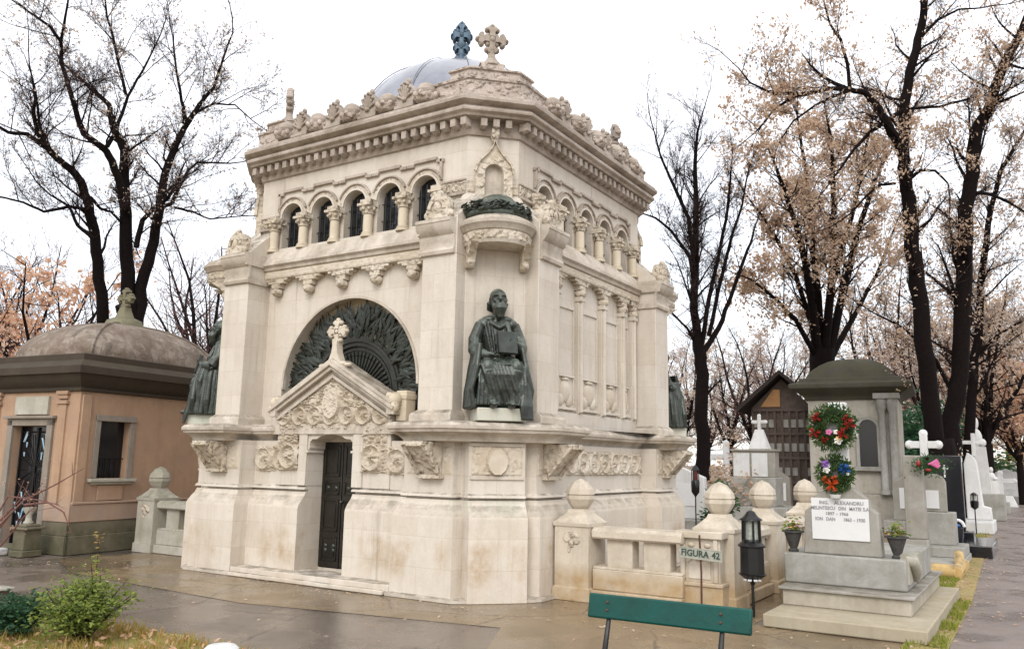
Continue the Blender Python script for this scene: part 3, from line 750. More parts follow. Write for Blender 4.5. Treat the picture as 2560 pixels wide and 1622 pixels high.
# corner pediments with crosses
def cross_bud(s=1.0,d=.05):
    b=MB()
    def arm(R_): 
        b.loft([[(-.045,-d,.0),(.045,-d,.0),(.045,d,.0),(-.045,d,.0)],[(-.035,-d,.10),(.035,-d,.10),(.035,d,.10),(-.035,d,.10)],[(-.075,-d,.155),(.075,-d,.155),(.075,d,.155),(-.075,d,.155)],[(-.05,-d*.8,.19),(.05,-d*.8,.19),(.05,d*.8,.19),(-.05,d*.8,.19)]],True,R_)
        for q in ((-.07,.145),(.07,.145),(0,.195)): b.ball((q[0],0,q[1]),(.038,d*1.1,.038),R_,8,6)
    for i in range(4): arm(Matrix.Rotation(i*PI/2,4,'Y'))
    for i in range(4):
        a=PI/4+i*PI/2; b.ball((.085*math.cos(a),0,.085*math.sin(a)),(.04,d*.8,.04),None,8,6)
    b.ball((0,0,0),(.06,d*1.3,.06))
    b.xf(0,Matrix.Diagonal((s,s,s,1))); return b
cr=MB().merge(cross_bud(1.05,.055),T(0,0,7.54)); cr.lathe([(.13,7.14),(.13,7.18),(.10,7.21),(.06,7.27),(.05,7.35),(.065,7.38)],12)
pa=corners([(1.42,-2.60),(2.06,-2.60),(2.60,-2.06),(2.60,-1.42),(2.30,-1.42),(2.30,-1.95),(1.95,-2.30),(1.42,-2.30)])[:8]
pb=[(1.66,-2.50),(2.0,-2.50),(2.50,-2.0),(2.50,-1.66),(2.2,-1.66),(2.2,-1.88),(1.88,-2.2),(1.66,-2.2)]
for k in range(4):
    b=MB(); b.sweep(pa,[(0.01,6.5),(.01,6.72),(.03,6.73),(.035,6.76),(0,6.785)],RZ(k)); b.sweep(pb,[(0,6.78),(-.01,6.93),(.02,6.94),(.02,6.965),(-.06,7.0)],RZ(k))
    b.loft([[(x,y,z) for x,y in ((-w,-2.985),(w,-2.985),(w,-2.78),(-w,-2.78))] for w,z in ((.30,7.0),(.22,7.03),(.17,7.05),(.16,7.13),(.18,7.135),(.18,7.15))],True,RZ(k)@rz(PI/4))
    o=fixn(b.build('corner_pediment',M['carved2'],P,smooth=30))
    MB().merge(cr,RZ(k)@rz(PI/4)@T(0,-2.885,0)).build('stone_cross',M['cornice'],o,smooth=45)
# roof + dome
b=MB(); b.prism(octo(2.3,.5),6.45,6.52); b.build('roof_deck',M['concrete'],P,smooth=30)
b=MB(); n=16
b.lathe([(2.0,6.5),(2.0,6.62)]+[(1.97*math.cos(PI/2*i/n),6.62+1.83*math.sin(PI/2*i/n)) for i in range(n)]+[(.06,8.45),(.01,8.455)],48)
for i in range(12):
    a=i*PI/6+.2; b.tube([((1.99*math.cos(t))*math.cos(a),(1.99*math.cos(t))*math.sin(a),6.62+1.85*math.sin(t)) for t in [PI/2*j/14 for j in range(14)]],.009,5)
o=b.build('dome',M['domemetal'],P,smooth=40)
b=MB(); b.lathe([(.16,8.38),(.14,8.5),(.05,8.56),(.04,8.62)],12)
b.ball((0,0,8.95),(.11,.08,.40))
for dz,s in ((8.68,.75),(8.88,.95),(9.10,1.2)): b.merge(cross_bud(s,.08),T(0,0,dz)); 
b.merge(cross_bud(.8,.06),T(0,0,9.22)); b.xf(0,T(0,0,0)@Matrix.Diagonal((.72,1,1,1))); b.tube([(0,0,8.5),(0,0,9.36)],[.09,.05],8)
b.xf(0,rz(R(35)))
b.build('finial_cross',M['bluecross'],o,smooth=45)
# ---------------- portal
F=-2.74
port=MB()
gp=[(-1.06,1.24),(-1.06,2.28),(0,2.86),(1.06,2.28),(1.06,1.24)]   # outer gable outline
dr=[(DX0,1.24),(DX0,1.72),(DX0+.03,1.76),(DX0+.03,1.84),(DX0+.07,1.88),(DX0+.16,1.885),(DX0+.24,1.925),(-.03,1.955),(DX1-.24,1.925),(DX1-.16,1.885),(DX1-.07,1.88),(DX1-.03,1.84),(DX1-.03,1.76),(DX1,1.72),(DX1,1.24)]
# front skin around the opening, by radial matching
outer=[(-1.06,1.24),(-1.06,1.5),(-1.06,1.75),(-1.06,2.0),(-1.06,2.28),(-.75,2.45),(-.38,2.65),(0,2.86),(.38,2.65),(.75,2.45),(1.06,2.28),(1.06,2.0),(1.06,1.75),(1.06,1.5),(1.06,1.24)]
vs=[(x,F,z) for x,z in outer]+[(x,F,z) for x,z in dr]; fs=[(i,i+1,15+i+1,15+i) for i in range(14)]
port.add(vs,fs)
port.loft([[(x,F,z) for x,z in outer],[(x,-2.50,z) for x,z in outer]],False,None,False)
port.loft([[(x,F,z) for x,z in dr],[(x,-2.40,z) for x,z in dr]],False,None,False)
portal=fixn(port.build('portal',M['wall'],P,smooth=28))
b=MB()
# flat door surround
for x0,x1 in ((-.60,DX0-.002),(DX1+.002,.60)): b.box(x0,x1,F-.03,F,1.24,2.02)
b.box(DX0-.002,DX1+.002,F-.03,F,1.965,2.02)
for sx in (-1,1):
    cx=DX0 if sx<0 else DX1
    b.box(cx-.03,cx+.03,F-.035,-2.45,1.69,1.725)
b.build('door_surround',M['wall'],portal,smooth=28,bevel=.008)
# reveal liners at the plinth level
b=MB()
def rake(b,o0,o1,y0,y1,ex=.06):
    # band following the gable between perpendicular offsets
    s=Vector((1.06,.58)).normalized(); nrm=Vector((-s.y,s.x))
    for sx in (-1,1):
        a=Vector((-1.06-ex,2.28-ex*.55)); c=Vector((0,2.86))
        pts=[a+nrm*o0,(0,c.y+o0/nrm.y),(0,c.y+o1/nrm.y),a+nrm*o1]
        pts=[(p[0]*(-sx),p[1]) for p in pts]
        b.slab(pts,y0,y1)
rake(b,-.12,-.075,F-.05,F); rake(b,-.075,-.02,F-.02,F); rake(b,-.02,.03,F-.09,F,.08); rake(b,.03,.075,F-.13,-2.45,.09); rake(b,.075,.12,F-.10,-2.45,.08)
for sx in (-1,1):
    x0,x1=(-1.17,-1.04) if sx<0 else (1.04,1.17)
    b.box(x0,x1,F-.10,-2.50,2.20,2.36)
fixn(b.build('rake_moulding',M['trim'],portal,smooth=28,bevel=.006))
b=MB()
for sx in (-1,1):
    b.ball((sx*1.12,F-.02,2.40),(.085,.09,.10)); b.ball((sx*1.15,F-.06,2.30),(.06,.06,.08)); b.ball((sx*1.05,F-.05,2.45),(.05,.05,.05))
b.box(1.09,1.26,-2.70,-2.50,2.12,2.52); b.taper(1.08,1.27,-2.71,-2.50,2.40,2.47,1.08)
b.build('eaves_block',M['warm'],portal,smooth=45,bevel=.01)
b=MB()
def mk(x,z):
    if abs(x)>1.0: return False
    if z>2.80-abs(x)*.547-.10: return False
    if -.60<x<.60 and z<2.02: return False
    return True
def med(x,z):
    u=(x+.0)/.15; v=(z-2.36)/.20; r=math.hypot(u,v)
    if r<1: return .06+.03*leafnoise(x,z,20,3) if r<.8 else .075
    if r<1.15: return .02
    return scroll(x,z-2.05,.30,.085,1.0,.15) if z>2.05 else scroll(x,z-1.44,.40,.085,4.0,.58 if x>0 else -.58)
relief_panel(b,-1.0,1.0,1.44,2.78,2.742,med,None,.012,mk)
b.build('portal_relief',M['relief'],portal,smooth=60)
b=MB().merge(cross_bud(.85,.045),T(0,F+.02,3.38)); b.loft([[(x,y,z) for x,y in ((-w,F-.04),(w,F-.04),(w,F+.08),(-w,F+.08))] for w,z in ((.20,2.88),(.10,2.98),(.055,3.08),(.04,3.18),(.05,3.24))],True)
for s in (-1,1): b.ball((s*.14,F,2.92),(.07,.06,.04)); b.ball((s*.24,F,2.90),(.06,.06,.035))
b.build('portal_cross',M['relief'],portal,smooth=45)
# door
b=MB(); b.box(DX0,DX1,-2.42,-2.38,.115,2.0)
b.box(DX0,-.06,-2.435,-2.421,.13,1.95); b.box(-.045,DX1,-2.435,-2.421,.13,1.95)
for x0,x1 in ((DX0+.05,-.10),(-.0,DX1-.05)):
    for z0,z1 in ((.22,.55),(.62,1.05),(1.12,1.30),(1.37,1.80)):
        for q in ((x0,x1,z0,z0+.02),(x0,x1,z1-.02,z1),(x0,x0+.02,z0,z1),(x1-.02,x1,z0,z1)): b.box(q[0],q[1],-2.45,-2.436,q[2],q[3])
        b.box(x0+.05,x1-.05,-2.446,-2.436,z0+.05,z1-.05)
door=b.build('door',M['door'],P,smooth=28,bevel=.004)
b=MB(); b.ball((-.02,-2.47,1.02),.025); b.tube([(-.02,-2.44,1.02),(-.02,-2.475,1.02)],.01,6)
for x in (-.30,-.15,.08,.24):
    for z in (.36,.42,1.21): b.ball((x,-2.45,z),(.03,.012,.03),None,8,6)
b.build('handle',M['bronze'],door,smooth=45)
# tympanum bronze
b=MB()
r2=random.Random(3)
for i in range(520):
    a=R(2)+PI*.98*r2.random(); rr=.86+.40*r2.random()**.8
    x=ac[0]+rr*math.cos(a); z=ac[1]-.12+rr*math.sin(a)*1.02
    ang=a+r2.uniform(-.7,.7); l=r2.uniform(.09,.17); wv=.03; y=D2-.03-.07*r2.random()
    dx,dz=math.cos(ang),math.sin(ang); px,pz=-dz,dx; tip=-.04*r2.random()
    vs=[(x-dx*l,y,z-dz*l),(x+px*wv,y-.012,z+pz*wv),(x+dx*l,y+tip,z+dz*l),(x-px*wv,y-.012,z-pz*wv),(x,y+.02,z),(x,y-.028,z)]
    b.add(vs,[(0,1,5),(1,2,5),(2,3,5),(3,0,5),(0,4,1),(1,4,2),(2,4,3),(3,4,0)])
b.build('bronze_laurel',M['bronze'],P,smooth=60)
b=MB(); cz=ac[1]-.12
archband(b,ac[0],cz,.0,.86,D2-.02,D2-.03,30); archband(b,ac[0],cz,.72,.86,D2-.02,D2-.075,30); archband(b,ac[0],cz,.78,.82,D2-.02,D2-.10,30); archband(b,ac[0],cz,.66,.685,D2-.02,D2-.05,30)
for i in range(27):
    a=PI*(i+.5)/27; Mx=T(ac[0],0,cz)@Matrix.Rotation(-a,4,'Y')
    b.box(.16,.64,D2-.055,D2-.03,-.012,.012,Mx); b.ball((.60,D2-.05,0),(.035,.02,.022),Mx,6,5)
b.box(ac[0]-1.15,ac[0]+1.15,D2-.04,D2-.01,2.10,cz)
fixn(b.build('bronze_fan',M['bronzedark'],P,smooth=30))
# ================================================================ BRONZE SEATED FIGURES
def seated():
    b=MB(); V=Vector
    # torso
    rings=[]
    for z,wx,wy,cy in ((.36,.25,.19,-.20),(.55,.235,.17,-.20),(.75,.20,.145,-.19),(.92,.225,.145,-.19),(1.04,.245,.125,-.19),(1.12,.19,.10,-.19),(1.17,.09,.075,-.20),(1.22,.065,.065,-.21)):
        rings.append([(wx*math.cos(a)*(1+.02*math.cos(9*a)),cy+wy*math.sin(a)*(1+.04*math.cos(11*a)),z) for a in [2*PI*i/28 for i in range(28)]])
    b.loft(rings)
    # skirt / draped legs
    rings=[]
    for z,wx,wy,cy in ((0.0,.37,.27,-.27),(.06,.385,.285,-.275),(.18,.365,.28,-.28),(.34,.335,.28,-.28),(.46,.31,.29,-.27),(.54,.29,.27,-.24),(.60,.25,.20,-.20)):
        r=[]
        for i in range(72):
            a=2*PI*i/72
            k=1+(.055*math.sin(9*a+5*z)+.035*math.sin(17*a-7*z+1))*max(0,(.58-z)/.58)
            front=max(0,-math.sin(a)); dip=-.07*math.exp(-((a-1.5*PI)/.22)**2)*(1 if z>.1 else .3)
            r.append((wx*math.copysign(abs(math.cos(a))**.8,math.cos(a))*k,cy+(wy*(1+dip*3))*math.copysign(abs(math.sin(a))**.8,math.sin(a))*k,z))
        rings.append(r)
    b.loft(rings)
    # thighs and knees
    for s in (-1,1):
        b.tube([(s*.12,-.15,.50),(s*.18,-.36,.53),(s*.20,-.50,.50)],[.13,.125,.105],14); b.ball((s*.20,-.51,.48),(.105,.10,.11))
        b.tube([(s*.20,-.52,.45),(s*.18,-.52,.25),(s*.15,-.50,.06)],[.10,.085,.085],12)
    b.ball((-.13,-.60,.035),(.06,.12,.045)); b.ball((.12,-.62,.035),(.06,.12,.045))
    b.ball((0,-.50,.26),(.17,.06,.28),None,14,10); b.ball((0,-.36,.55),(.20,.16,.06),None,14,8)
    for i in range(9):
        x0=-.30+.05*i; b.tube([(x0,-.555,.56-.03*abs(i-4)*.3),(x0+.05,-.60,.40),(x0+.12,-.585-.02*(i%2),.22),(min(.34,x0+.20),-.57,.04)],[.014,.024,.026,.020],6)
    # shoulders, arms with wide sleeves
    for s in (-1,1):
        b.ball((s*.20,-.19,1.055),(.105,.11,.085)); b.ball((s*.11,-.20,1.115),(.13,.10,.06))
    b.tube([(-.24,-.19,1.06),(-.32,-.20,.86),(-.33,-.27,.70)],[.085,.10,.10],12); b.tube([(-.33,-.27,.70),(-.26,-.42,.64),(-.17,-.50,.63)],[.095,.085,.045],12)
    b.tube([(.24,-.19,1.06),(.31,-.21,.88),(.33,-.30,.74)],[.085,.095,.095],12); b.tube([(.33,-.30,.74),(.28,-.42,.75),(.21,-.47,.79)],[.09,.07,.04],12)
    # hands: palm + fingers
    def hand(c,dirs,sp,th):
        c=V(c); d=V(dirs).normalized(); sp=V(sp).normalized(); nn=d.cross(sp)
        b.tube([c-d*.05,c+d*.03],[.034,.038],8)
        for i in range(4):
            o=c+d*.025+sp*(-.033+.022*i); L=(.075,.088,.083,.062)[i]
            b.tube([o,o+d*L*.5+nn*.006,o+d*L*.8-nn*.012,o+d*L*.95-nn*.03],[.0135,.013,.012,.010],6)
        b.tube([c+sp*th*.03,c+sp*th*.06+d*.03,c+sp*th*.065+d*.06],[.015,.013,.011],6)
    hand((-.14,-.53,.635),(.75,-.5,-.25),(-.4,-.6,.1),1); hand((.19,-.485,.80),(-.6,-.25,.2),(0,-.1,1),1)
    # cloak hanging both sides
    for s,x0 in ((-1,-.36),(1,.36)):
        for i in range(7):
            t=i/6; y=-.10-.42*t
            b.tube([(s*(.31+.02*math.sin(i*2)),y*.75-.05,.78),(s*(.36+.02*math.sin(i*3)),y,.50),(s*(.40+.025*math.sin(i*2.3)),y-.01,.22),(s*(.41+.03*math.sin(i*1.9)),y-.02,.0)],[.035,.042,.045,.04],8)
    for i in range(5):
        b.tube([(.33-.01*i,-.45-.02*i,.50),(.37-.01*i,-.54,.25),(.40-.035*i,-.60-.01*i,.02),(.41-.035*i,-.635-.005*i,-.14)],[.03,.035,.035,.022],8)
    # fold ridges across the lap and shins
    fr=random.Random(5)
    for i in range(9):
        t=i/8
        b.tube([(-.26+.05*t,-.34-.16*t,.60-.02*t),(-.08+.02*t,-.44-.12*t,.575-.05*t),(.10,-.44-.13*t,.575-.05*t),(.25-.03*t,-.34-.16*t,.59-.02*t)],[.012,.016,.016,.012],6)
    for i in range(6):
        x=-.30+.05*i; b.tube([(x,-.50,.52),(x-.02,-.57,.30),(x-.04+.01*i,-.585,.03)],[.016,.022,.026],6)
    for i in range(6):
        x=.10+.045*i; b.tube([(x,-.54,.50),(x+.01,-.59,.28),(x+.02,-.60,.03)],[.014,.02,.024],6)
    for i in range(5):
        b.tube([(-.20+.09*i,-.30,1.04),(-.16+.075*i,-.345,.85),(-.12+.06*i,-.37,.66)],[.012,.017,.02],6)
    for i in range(4):
        b.tube([(-.33,-.24+.03*i,1.0-.06*i),(-.40,-.27,.84-.05*i),(-.34,-.36,.70-.03*i)],[.012,.016,.012],6)
        b.tube([(.31,-.24+.03*i,1.0-.06*i),(.385,-.29,.86-.05*i),(.33,-.38,.76-.03*i)],[.012,.016,.012],6)
    # stole / hood roll round the neck
    b.tube([(-.15,-.16,1.12),(-.11,-.29,1.06),(0,-.335,1.0),(.11,-.29,1.06),(.15,-.16,1.12)],[.035,.035,.03,.035,.035],8)
    b.tube([(.12,-.28,1.07),(.15,-.35,.9),(.13,-.40,.74)],[.04,.045,.04],8)
    b.xf(0,Matrix.Diagonal((.87,1,1,1)))
    hd=b.mark()
    c=V((0,-.235,1.375)); b.ball(c,(.098,.115,.128),None,20,14); b.tube([(0,-.21,1.18),(0,-.225,1.28)],[.065,.06],12)
    b.ball((0,-.285,1.315),(.072,.065,.085),None,14,10)                        # lower face
    b.tube([(0,-.335,1.30),(0,-.345,1.25),(0,-.33,1.17),(0,-.315,1.11)],[.06,.075,.062,.03],10)   # beard
    for s in (-1,1):
        b.tube([(s*.075,-.27,1.34),(s*.06,-.31,1.26),(s*.03,-.335,1.18)],[.022,.03,.026],8)
        b.tube([(s*.010,-.346,1.408),(s*.045,-.344,1.415),(s*.078,-.315,1.402)],[.010,.012,.009],6); b.ball((s*.050,-.316,1.345),(.026,.02,.026))
        b.ball((s*.098,-.225,1.37),(.014,.024,.034)); b.ball((s*.026,-.352,1.322),(.028,.016,.010))
    b.tube([(0,-.338,1.405),(0,-.370,1.355),(0,-.362,1.34)],[.012,.021,.016],8)
    for i in range(7): b.tube([(-.045+.015*i,-.352+.004*abs(i-3),1.30),(-.05+.0165*i,-.388+.008*abs(i-3),1.23),(-.03+.010*i,-.385+.004*abs(i-3),1.13-.01*(i%2))],[.012,.014,.006],6)
    b.ball((0,-.205,1.40),(.102,.112,.115),None,16,10); b.tube([(-.1,-.2,1.34),(-.09,-.14,1.27),(0,-.11,1.24),(.09,-.14,1.27),(.1,-.2,1.34)],[.03,.035,.04,.035,.03],8)
    b.xf(hd,T(0,-.2,1.22)@Matrix.Diagonal((1.08,1.05,1.02,1))@T(0,.2,-1.22))
    return b
sb=seated()
base=MB(); base.box(-.30,.30,-.60,-.03,-.155,0)
def statue(k,label,first=None):
    kk=3.48; a=PI/4+k*PI/2
    loc=Vector((math.sin(a)*kk,-math.cos(a)*kk,2.245))
    if first is None:
        t=thing('statue',label,'statue',loc,a,'seated bronze figures at the corners')
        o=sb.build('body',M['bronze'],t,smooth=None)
        m=o.modifiers.new('remesh','REMESH'); m.mode='VOXEL'; m.voxel_size=.0085; m.use_smooth_shade=True
        s=o.modifiers.new('soft','SMOOTH'); s.factor=.5; s.iterations=3
        bk=MB(); bk.box(-.115,.115,-.045,.0,-.13,.13); bk.box(-.122,.122,-.052,-.045,-.137,.137); bk.box(-.122,.122,0,.008,-.137,.137); bk.box(-.122,-.115,-.05,.005,-.137,.137)
        for i in range(4): bk.box(.1155,.118,-.04+.009*i,-.035+.009*i,-.128,.128)
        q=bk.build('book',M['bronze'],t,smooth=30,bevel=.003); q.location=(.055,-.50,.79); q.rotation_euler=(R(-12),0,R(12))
        base.build('pedestal_block',M['verdi'],t,smooth=28,bevel=.012)
        return t
    return dup(first,loc,a,label)
M['verdi']=stone('verdigris_stained_stone',(.58,.60,.52),(.50,.46,.38),streak=.5,grime=(.12,.25,.19))
st0=statue(0,'bronze bearded robed man seated with a book in the front corner niche')
statue(3,'bronze seated figure in profile at the mausoleum corner beside the pink tomb house',st0)
statue(1,'bronze seated figure mostly hidden behind the right rear corner of the mausoleum',st0)
# bronze garland with cap on the canopy
wt=thing('bronze_garland','green bronze cap with leafy garland lying on the canopy above the seated statue','garland',(math.sin(PI/4)*3.5,-math.cos(PI/4)*3.5,4.685),PI/4)
b=MB(); b.lathe([(.001,.35),(.12,.34),(.21,.30),(.26,.24),(.285,.22),(.31,.20),(.33,.08),(.33,.0)],24,Matrix.Diagonal((1,1.1,1,1)))
b.box(-.26,.26,0,.22,0,.2)
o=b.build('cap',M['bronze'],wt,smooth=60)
b=MB(); r3=random.Random(11)
for i in range(240):
    a=PI+PI*r3.random(); rr=.33+.07*r3.uniform(-1,1); x=rr*1.15*math.cos(a); y=rr*math.sin(a)*1.0; z=.05+.13*r3.random()
    ang=a+PI/2+r3.uniform(-.8,.8); l=.06; dx,dy=math.cos(ang)*l,math.sin(ang)*l; px,py=-dy*.35,dx*.35; zz=r3.uniform(-.03,.04)
    b.add([(x-dx,y-dy,z-zz),(x+px,y+py,z),(x+dx,y+dy,z+zz),(x-px,y-py,z),(x,y,z+.02),(x,y,z-.015)],[(0,4,1),(1,4,2),(2,4,3),(3,4,0),(0,1,5),(1,2,5),(2,3,5),(3,0,5)])
b.tube([(.37*math.cos(PI+PI*i/12),.32*math.sin(PI+PI*i/12),.05) for i in range(13)],.05,8)
b.build('leaf_garland',M['green_bronze'],wt,smooth=60)
# ================================================================ BALUSTRADES
def ballpost(b,cx,cy,s=1.0,w=.46,carved=True):
    h=w/2; pr=[(1.0*h+.02,0),(1.0*h+.02,.14),(h,.16),(h,.86)]
    for (o0,z0),(o1,z1) in zip(pr,pr[1:]): b.loft([[(cx+sx*o,cy+sy*o,z) for sx,sy in ((-1,-1),(1,-1),(1,1),(-1,1))] for o,z in ((o0,z0),(o1,z1))],True)
    b.loft([[(cx+sx*o,cy+sy*o,z) for sx,sy in ((-1,-1),(1,-1),(1,1),(-1,1))] for o,z in ((h+.015,.861),(h+.02,.90),(h-.02,.93),(.12,1.02),(.105,1.06))],True)
    n=8; b.lathe([(.09,1.055),(.13,1.10),(.178,1.18),(.178,1.222),(.164,1.226),(.164,1.234),(.178,1.238),(.165,1.30),(.09,1.39),(.001,1.43)],n,T(cx,cy,0)@rz(PI/8))
def balustrade(label,origin,rot,length,name='balustrade',post_ends=(1,0),w0=.0,mat='trim'):
    t=thing(name,label,'balustrade',origin,rot,'stone balustrades of the mausoleum enclosure')
    b=MB(); b.box(0,length,-.20,.20,0,.14); b.box(0,length,-.15,.15,.14,.38); 
    b.loft([[(x,y,z) for y,z in ((-.15,.38),(.15,.38),(.12,.41),(-.12,.41))] for x in (0,length)],True)
    b.build('base_course',M[mat],t,smooth=28,bevel=.012)
    b=MB(); b.loft([[(x,y,z) for y,z in ((-.16,.73),(.16,.73),(.18,.75),(.18,.82),(.14,.86),(-.14,.86),(-.18,.82),(-.18,.75))] for x in (0,length)],True)
    b.build('rail',M[mat],t,smooth=28,bevel=.008)
    n=int((length-.10)/.47)+1
    for i in range(n):
        x=.335+.47*i; x0=x-.165; x1=min(length,x+.165)
        if x1-x0<.05: continue
        o=MB().box(x0,x1,-.10,.10,.40,.735).build('baluster',M[mat],t,smooth=28,bevel=.012)
    return t
def post(label,cx,cy,rot=0,mat='warm2',group='ball-topped balustrade posts',carved=True,name='balustrade_post'):
    t=thing(name,label,'post',(cx,cy,0),rot,group)
    b=MB(); ballpost(b,0,0); fixn(b.build('pillar',M[mat],t,smooth=None))
    b=MB(); b.ball((0,-.235,.76),(.10,.02,.035)); b.ball((-.06,-.235,.72),(.05,.02,.05)); b.ball((.07,-.235,.71),(.05,.02,.06)); b.ball((0,-.235,.66),(.04,.02,.05)); b.ball((-.03,-.235,.60),(.02,.015,.05))
    b.build('carved_leaf',M['carved'],t,smooth=50)
    return t
M['warm2']=stone('warm_post_stone',(.64,.57,.47),(.55,.48,.38),dirty=.25,streak=.35,gstr=.4,low=(.25,.45,(.40,.28,.15)))
post('cream stone post with a faceted ball finial touching the right side of the mausoleum plinth',3.38,-1.83)
balustrade('cream stone balustrade with square balusters right of the mausoleum, behind the green bench',(3.62,-1.83,0),0,1.13,mat='warm2')
post('stone post with a wide faceted ball finial behind the narrow plate sign',5.02,-1.45,0)
balustrade('stone balustrade running back behind the black lantern',(5.02,-1.20,0),PI/2,1.25,mat='warm2')
post('stone post with faceted ball finial behind the black lantern roof',5.02,.35)
balustrade('stone balustrade farther back, left of the grey gravestone with the white plaque',(5.02,.60,0),PI/2,1.9,mat='warm2')
post('stone post with ball finial just left of the wreath-hung gravestone',5.02,2.75)
# connection pier between front run and corner (carved volute block)
cvb=thing('carved_pier','carved stone pier with an arched rosette panel behind the plate sign','pier',(4.98,-1.80,0))
b=MB(); b.box(-.33,.20,-.10,.12,.0,.30); b.box(-.30,.17,-.07,.1,.30,.80); b.box(-.34,.21,-.12,.12,.28,.325); b.box(-.34,.21,-.12,.12,.80,.88); b.box(.10,.15,-.1,-.07,.325,.8); b.box(-.28,-.23,-.1,-.07,.325,.8)
fixn(b.build('pillar',M['warm2'],cvb,smooth=30,bevel=.01))
b=MB(); archband(b,-.065,.55,.10,.14,-.10,-.07,16); b.ball((-.065,-.08,.60),(.05,.03,.05)); b.ball((-.16,-.08,.73),(.04,.02,.03)); b.ball((.03,-.08,.73),(.04,.02,.03))
b.box(-.19,.06,-.082,-.07,.36,.55); b.build('rosette_panel',M['relief'],cvb,smooth=45)
M['mossy']=stone('lichen_grey_stone',(.50,.47,.41),(.38,.36,.30),dirty=.5,streak=.5,grime=(.12,.12,.08))
post('weathered stone post with ball finial left of the mausoleum, in front of the pink building',-4.75,-2.0,0,mat='mossy')
balustrade('weathered mossy stone balustrade between the pink building and the mausoleum',(-4.52,-2.0,0),0,1.40,mat='mossy')
# ================================================================ PINK DOMED MAUSOLEUM
PK=thing('domed_tomb_house','pink plastered tomb house with dark cornice and stained dome left of the mausoleum','tomb house',(-5.2,-3.30,0),R(6.5))
Wd,Dp=2.35,3.3   # local: corner at origin, front (door) facet runs to -x, side facet runs to +y
def rect4(x0,x1,y0,y1,z): return [(x0,y0,z),(x1,y0,z),(x1,y1,z),(x0,y1,z)]
b=MB()
# front wall with door hole and side wall with window hole
dx0,dx1,dz=-1.62,-.72,2.08
wx0,wx1,wz0,wz1=.42,1.02,1.22,2.18
def q(b,p): b.add(p,[(0,1,2,3)])
H=2.66
for x0,x1,z0,z1 in ((-Wd,dx0,0,H),(dx1,0,0,H),(dx0,dx1,dz,H)): q(b,[(x0,0,z0),(x1,0,z0),(x1,0,z1),(x0,0,z1)])
for y0,y1,z0,z1 in ((0,wx0,.8,H),(wx1,Dp,.8,H),(wx0,wx1,.8,wz0),(wx0,wx1,wz1,H)): q(b,[(0,y0,z0),(0,y1,z0),(0,y1,z1),(0,y0,z1)])
q(b,[(-Wd,0,0),(-Wd,Dp,0),(-Wd,Dp,H),(-Wd,0,H)]); q(b,[(-Wd,Dp,0),(0,Dp,0),(0,Dp,H),(-Wd,Dp,H)])
for y in (wx0,wx1): q(b,[(0,y,wz0),(-.15,y,wz0),(-.15,y,wz1),(0,y,wz1)])
q(b,[(0,wx0,wz0),(0,wx1,wz0),(-.15,wx1,wz0),(-.15,wx0,wz0)]); q(b,[(0,wx0,wz1),(0,wx1,wz1),(-.15,wx1,wz1),(-.15,wx0,wz1)])
for x in (dx0,dx1): q(b,[(x,0,0),(x,.18,0),(x,.18,dz),(x,0,dz)])
q(b,[(dx0,0,dz),(dx1,0,dz),(dx1,.18,dz),(dx0,.18,dz)])
b.build('wall',M['pinkplaster'],PK,smooth=28)
b=MB()
for x in (-.30,-2.05): b.box(x-.19,x+.0,-.035,.02,.8,2.44); b.box(x-.24,x+.04,-.06,.02,2.44,2.50); b.box(x-.21,x+.02,-.045,.02,2.53,2.60); b.box(x-.24,x+.05,-.07,.02,2.60,H)
b.box(0,.035,.03,.20,.8,2.6)
b.build('pilaster',M['pinkplaster'],PK,smooth=28,bevel=.006)
b=MB(); 
for o,z0,z1 in ((.05,0,.30),(.03,.30,.52)): b.box(-Wd-o,dx0-.10,-o,.0,z0,z1); b.box(dx1+.10,o,-o,0,z0,z1); b.box(0,o,-o,Dp+o,z0,z1)
b.build('mossy_base',M['pinkbase'],PK,smooth=28,bevel=.01)
b=MB(); b.box(dx1+.10,.045,-.045,0,.52,.80); b.box(0.0,.045,0,Dp,.52,.80); b.box(-Wd,dx0-.1,-.045,0,.52,.8); b.box(0.0,.06,0,Dp,.80,.84)
b.box(0,.03,.47,.97,.85,1.10)
b.build('dado',M['pinkplaster'],PK,smooth=28,bevel=.01)
# window frame + sill
M['greypaint']=stone('grey_stained_surround',(.30,.26,.22),(.22,.19,.16),dirty=.5,streak=.5)
win=MB(); win.box(-.16,-.14,wx0,wx1,wz0,wz1); wo=win.build('window',M['black'],PK,smooth=28)
b=MB()
b.box(.0,.03,wx0-.10,wx0-.001,wz0,wz1+.09); b.box(.0,.03,wx1+.001,wx1+.10,wz0,wz1+.09); b.box(.0,.045,wx0-.10,wx1+.10,wz1,wz1+.10)
b.build('window_frame',M['greypaint'],wo,smooth=28,bevel=.006)
b=MB(); b.box(-.15,.10,wx0-.16,wx1+.16,1.16,1.215); b.box(0,.06,wx0-.10,wx1+.10,1.12,1.16); b.build('sill',M['mossy'],wo,smooth=28,bevel=.008)
b=MB(); 
for i in range(5): b.tube([(-.10,wx0+.1*(i+1)-.0,wz0),(-.10,wx0+.1*(i+1),1.55+.0)],.007,5)
b.tube([(-.10,wx0,1.55),(-.10,wx1,1.55)],.009,5); b.build('window_bar',M['iron'],wo,smooth=30)
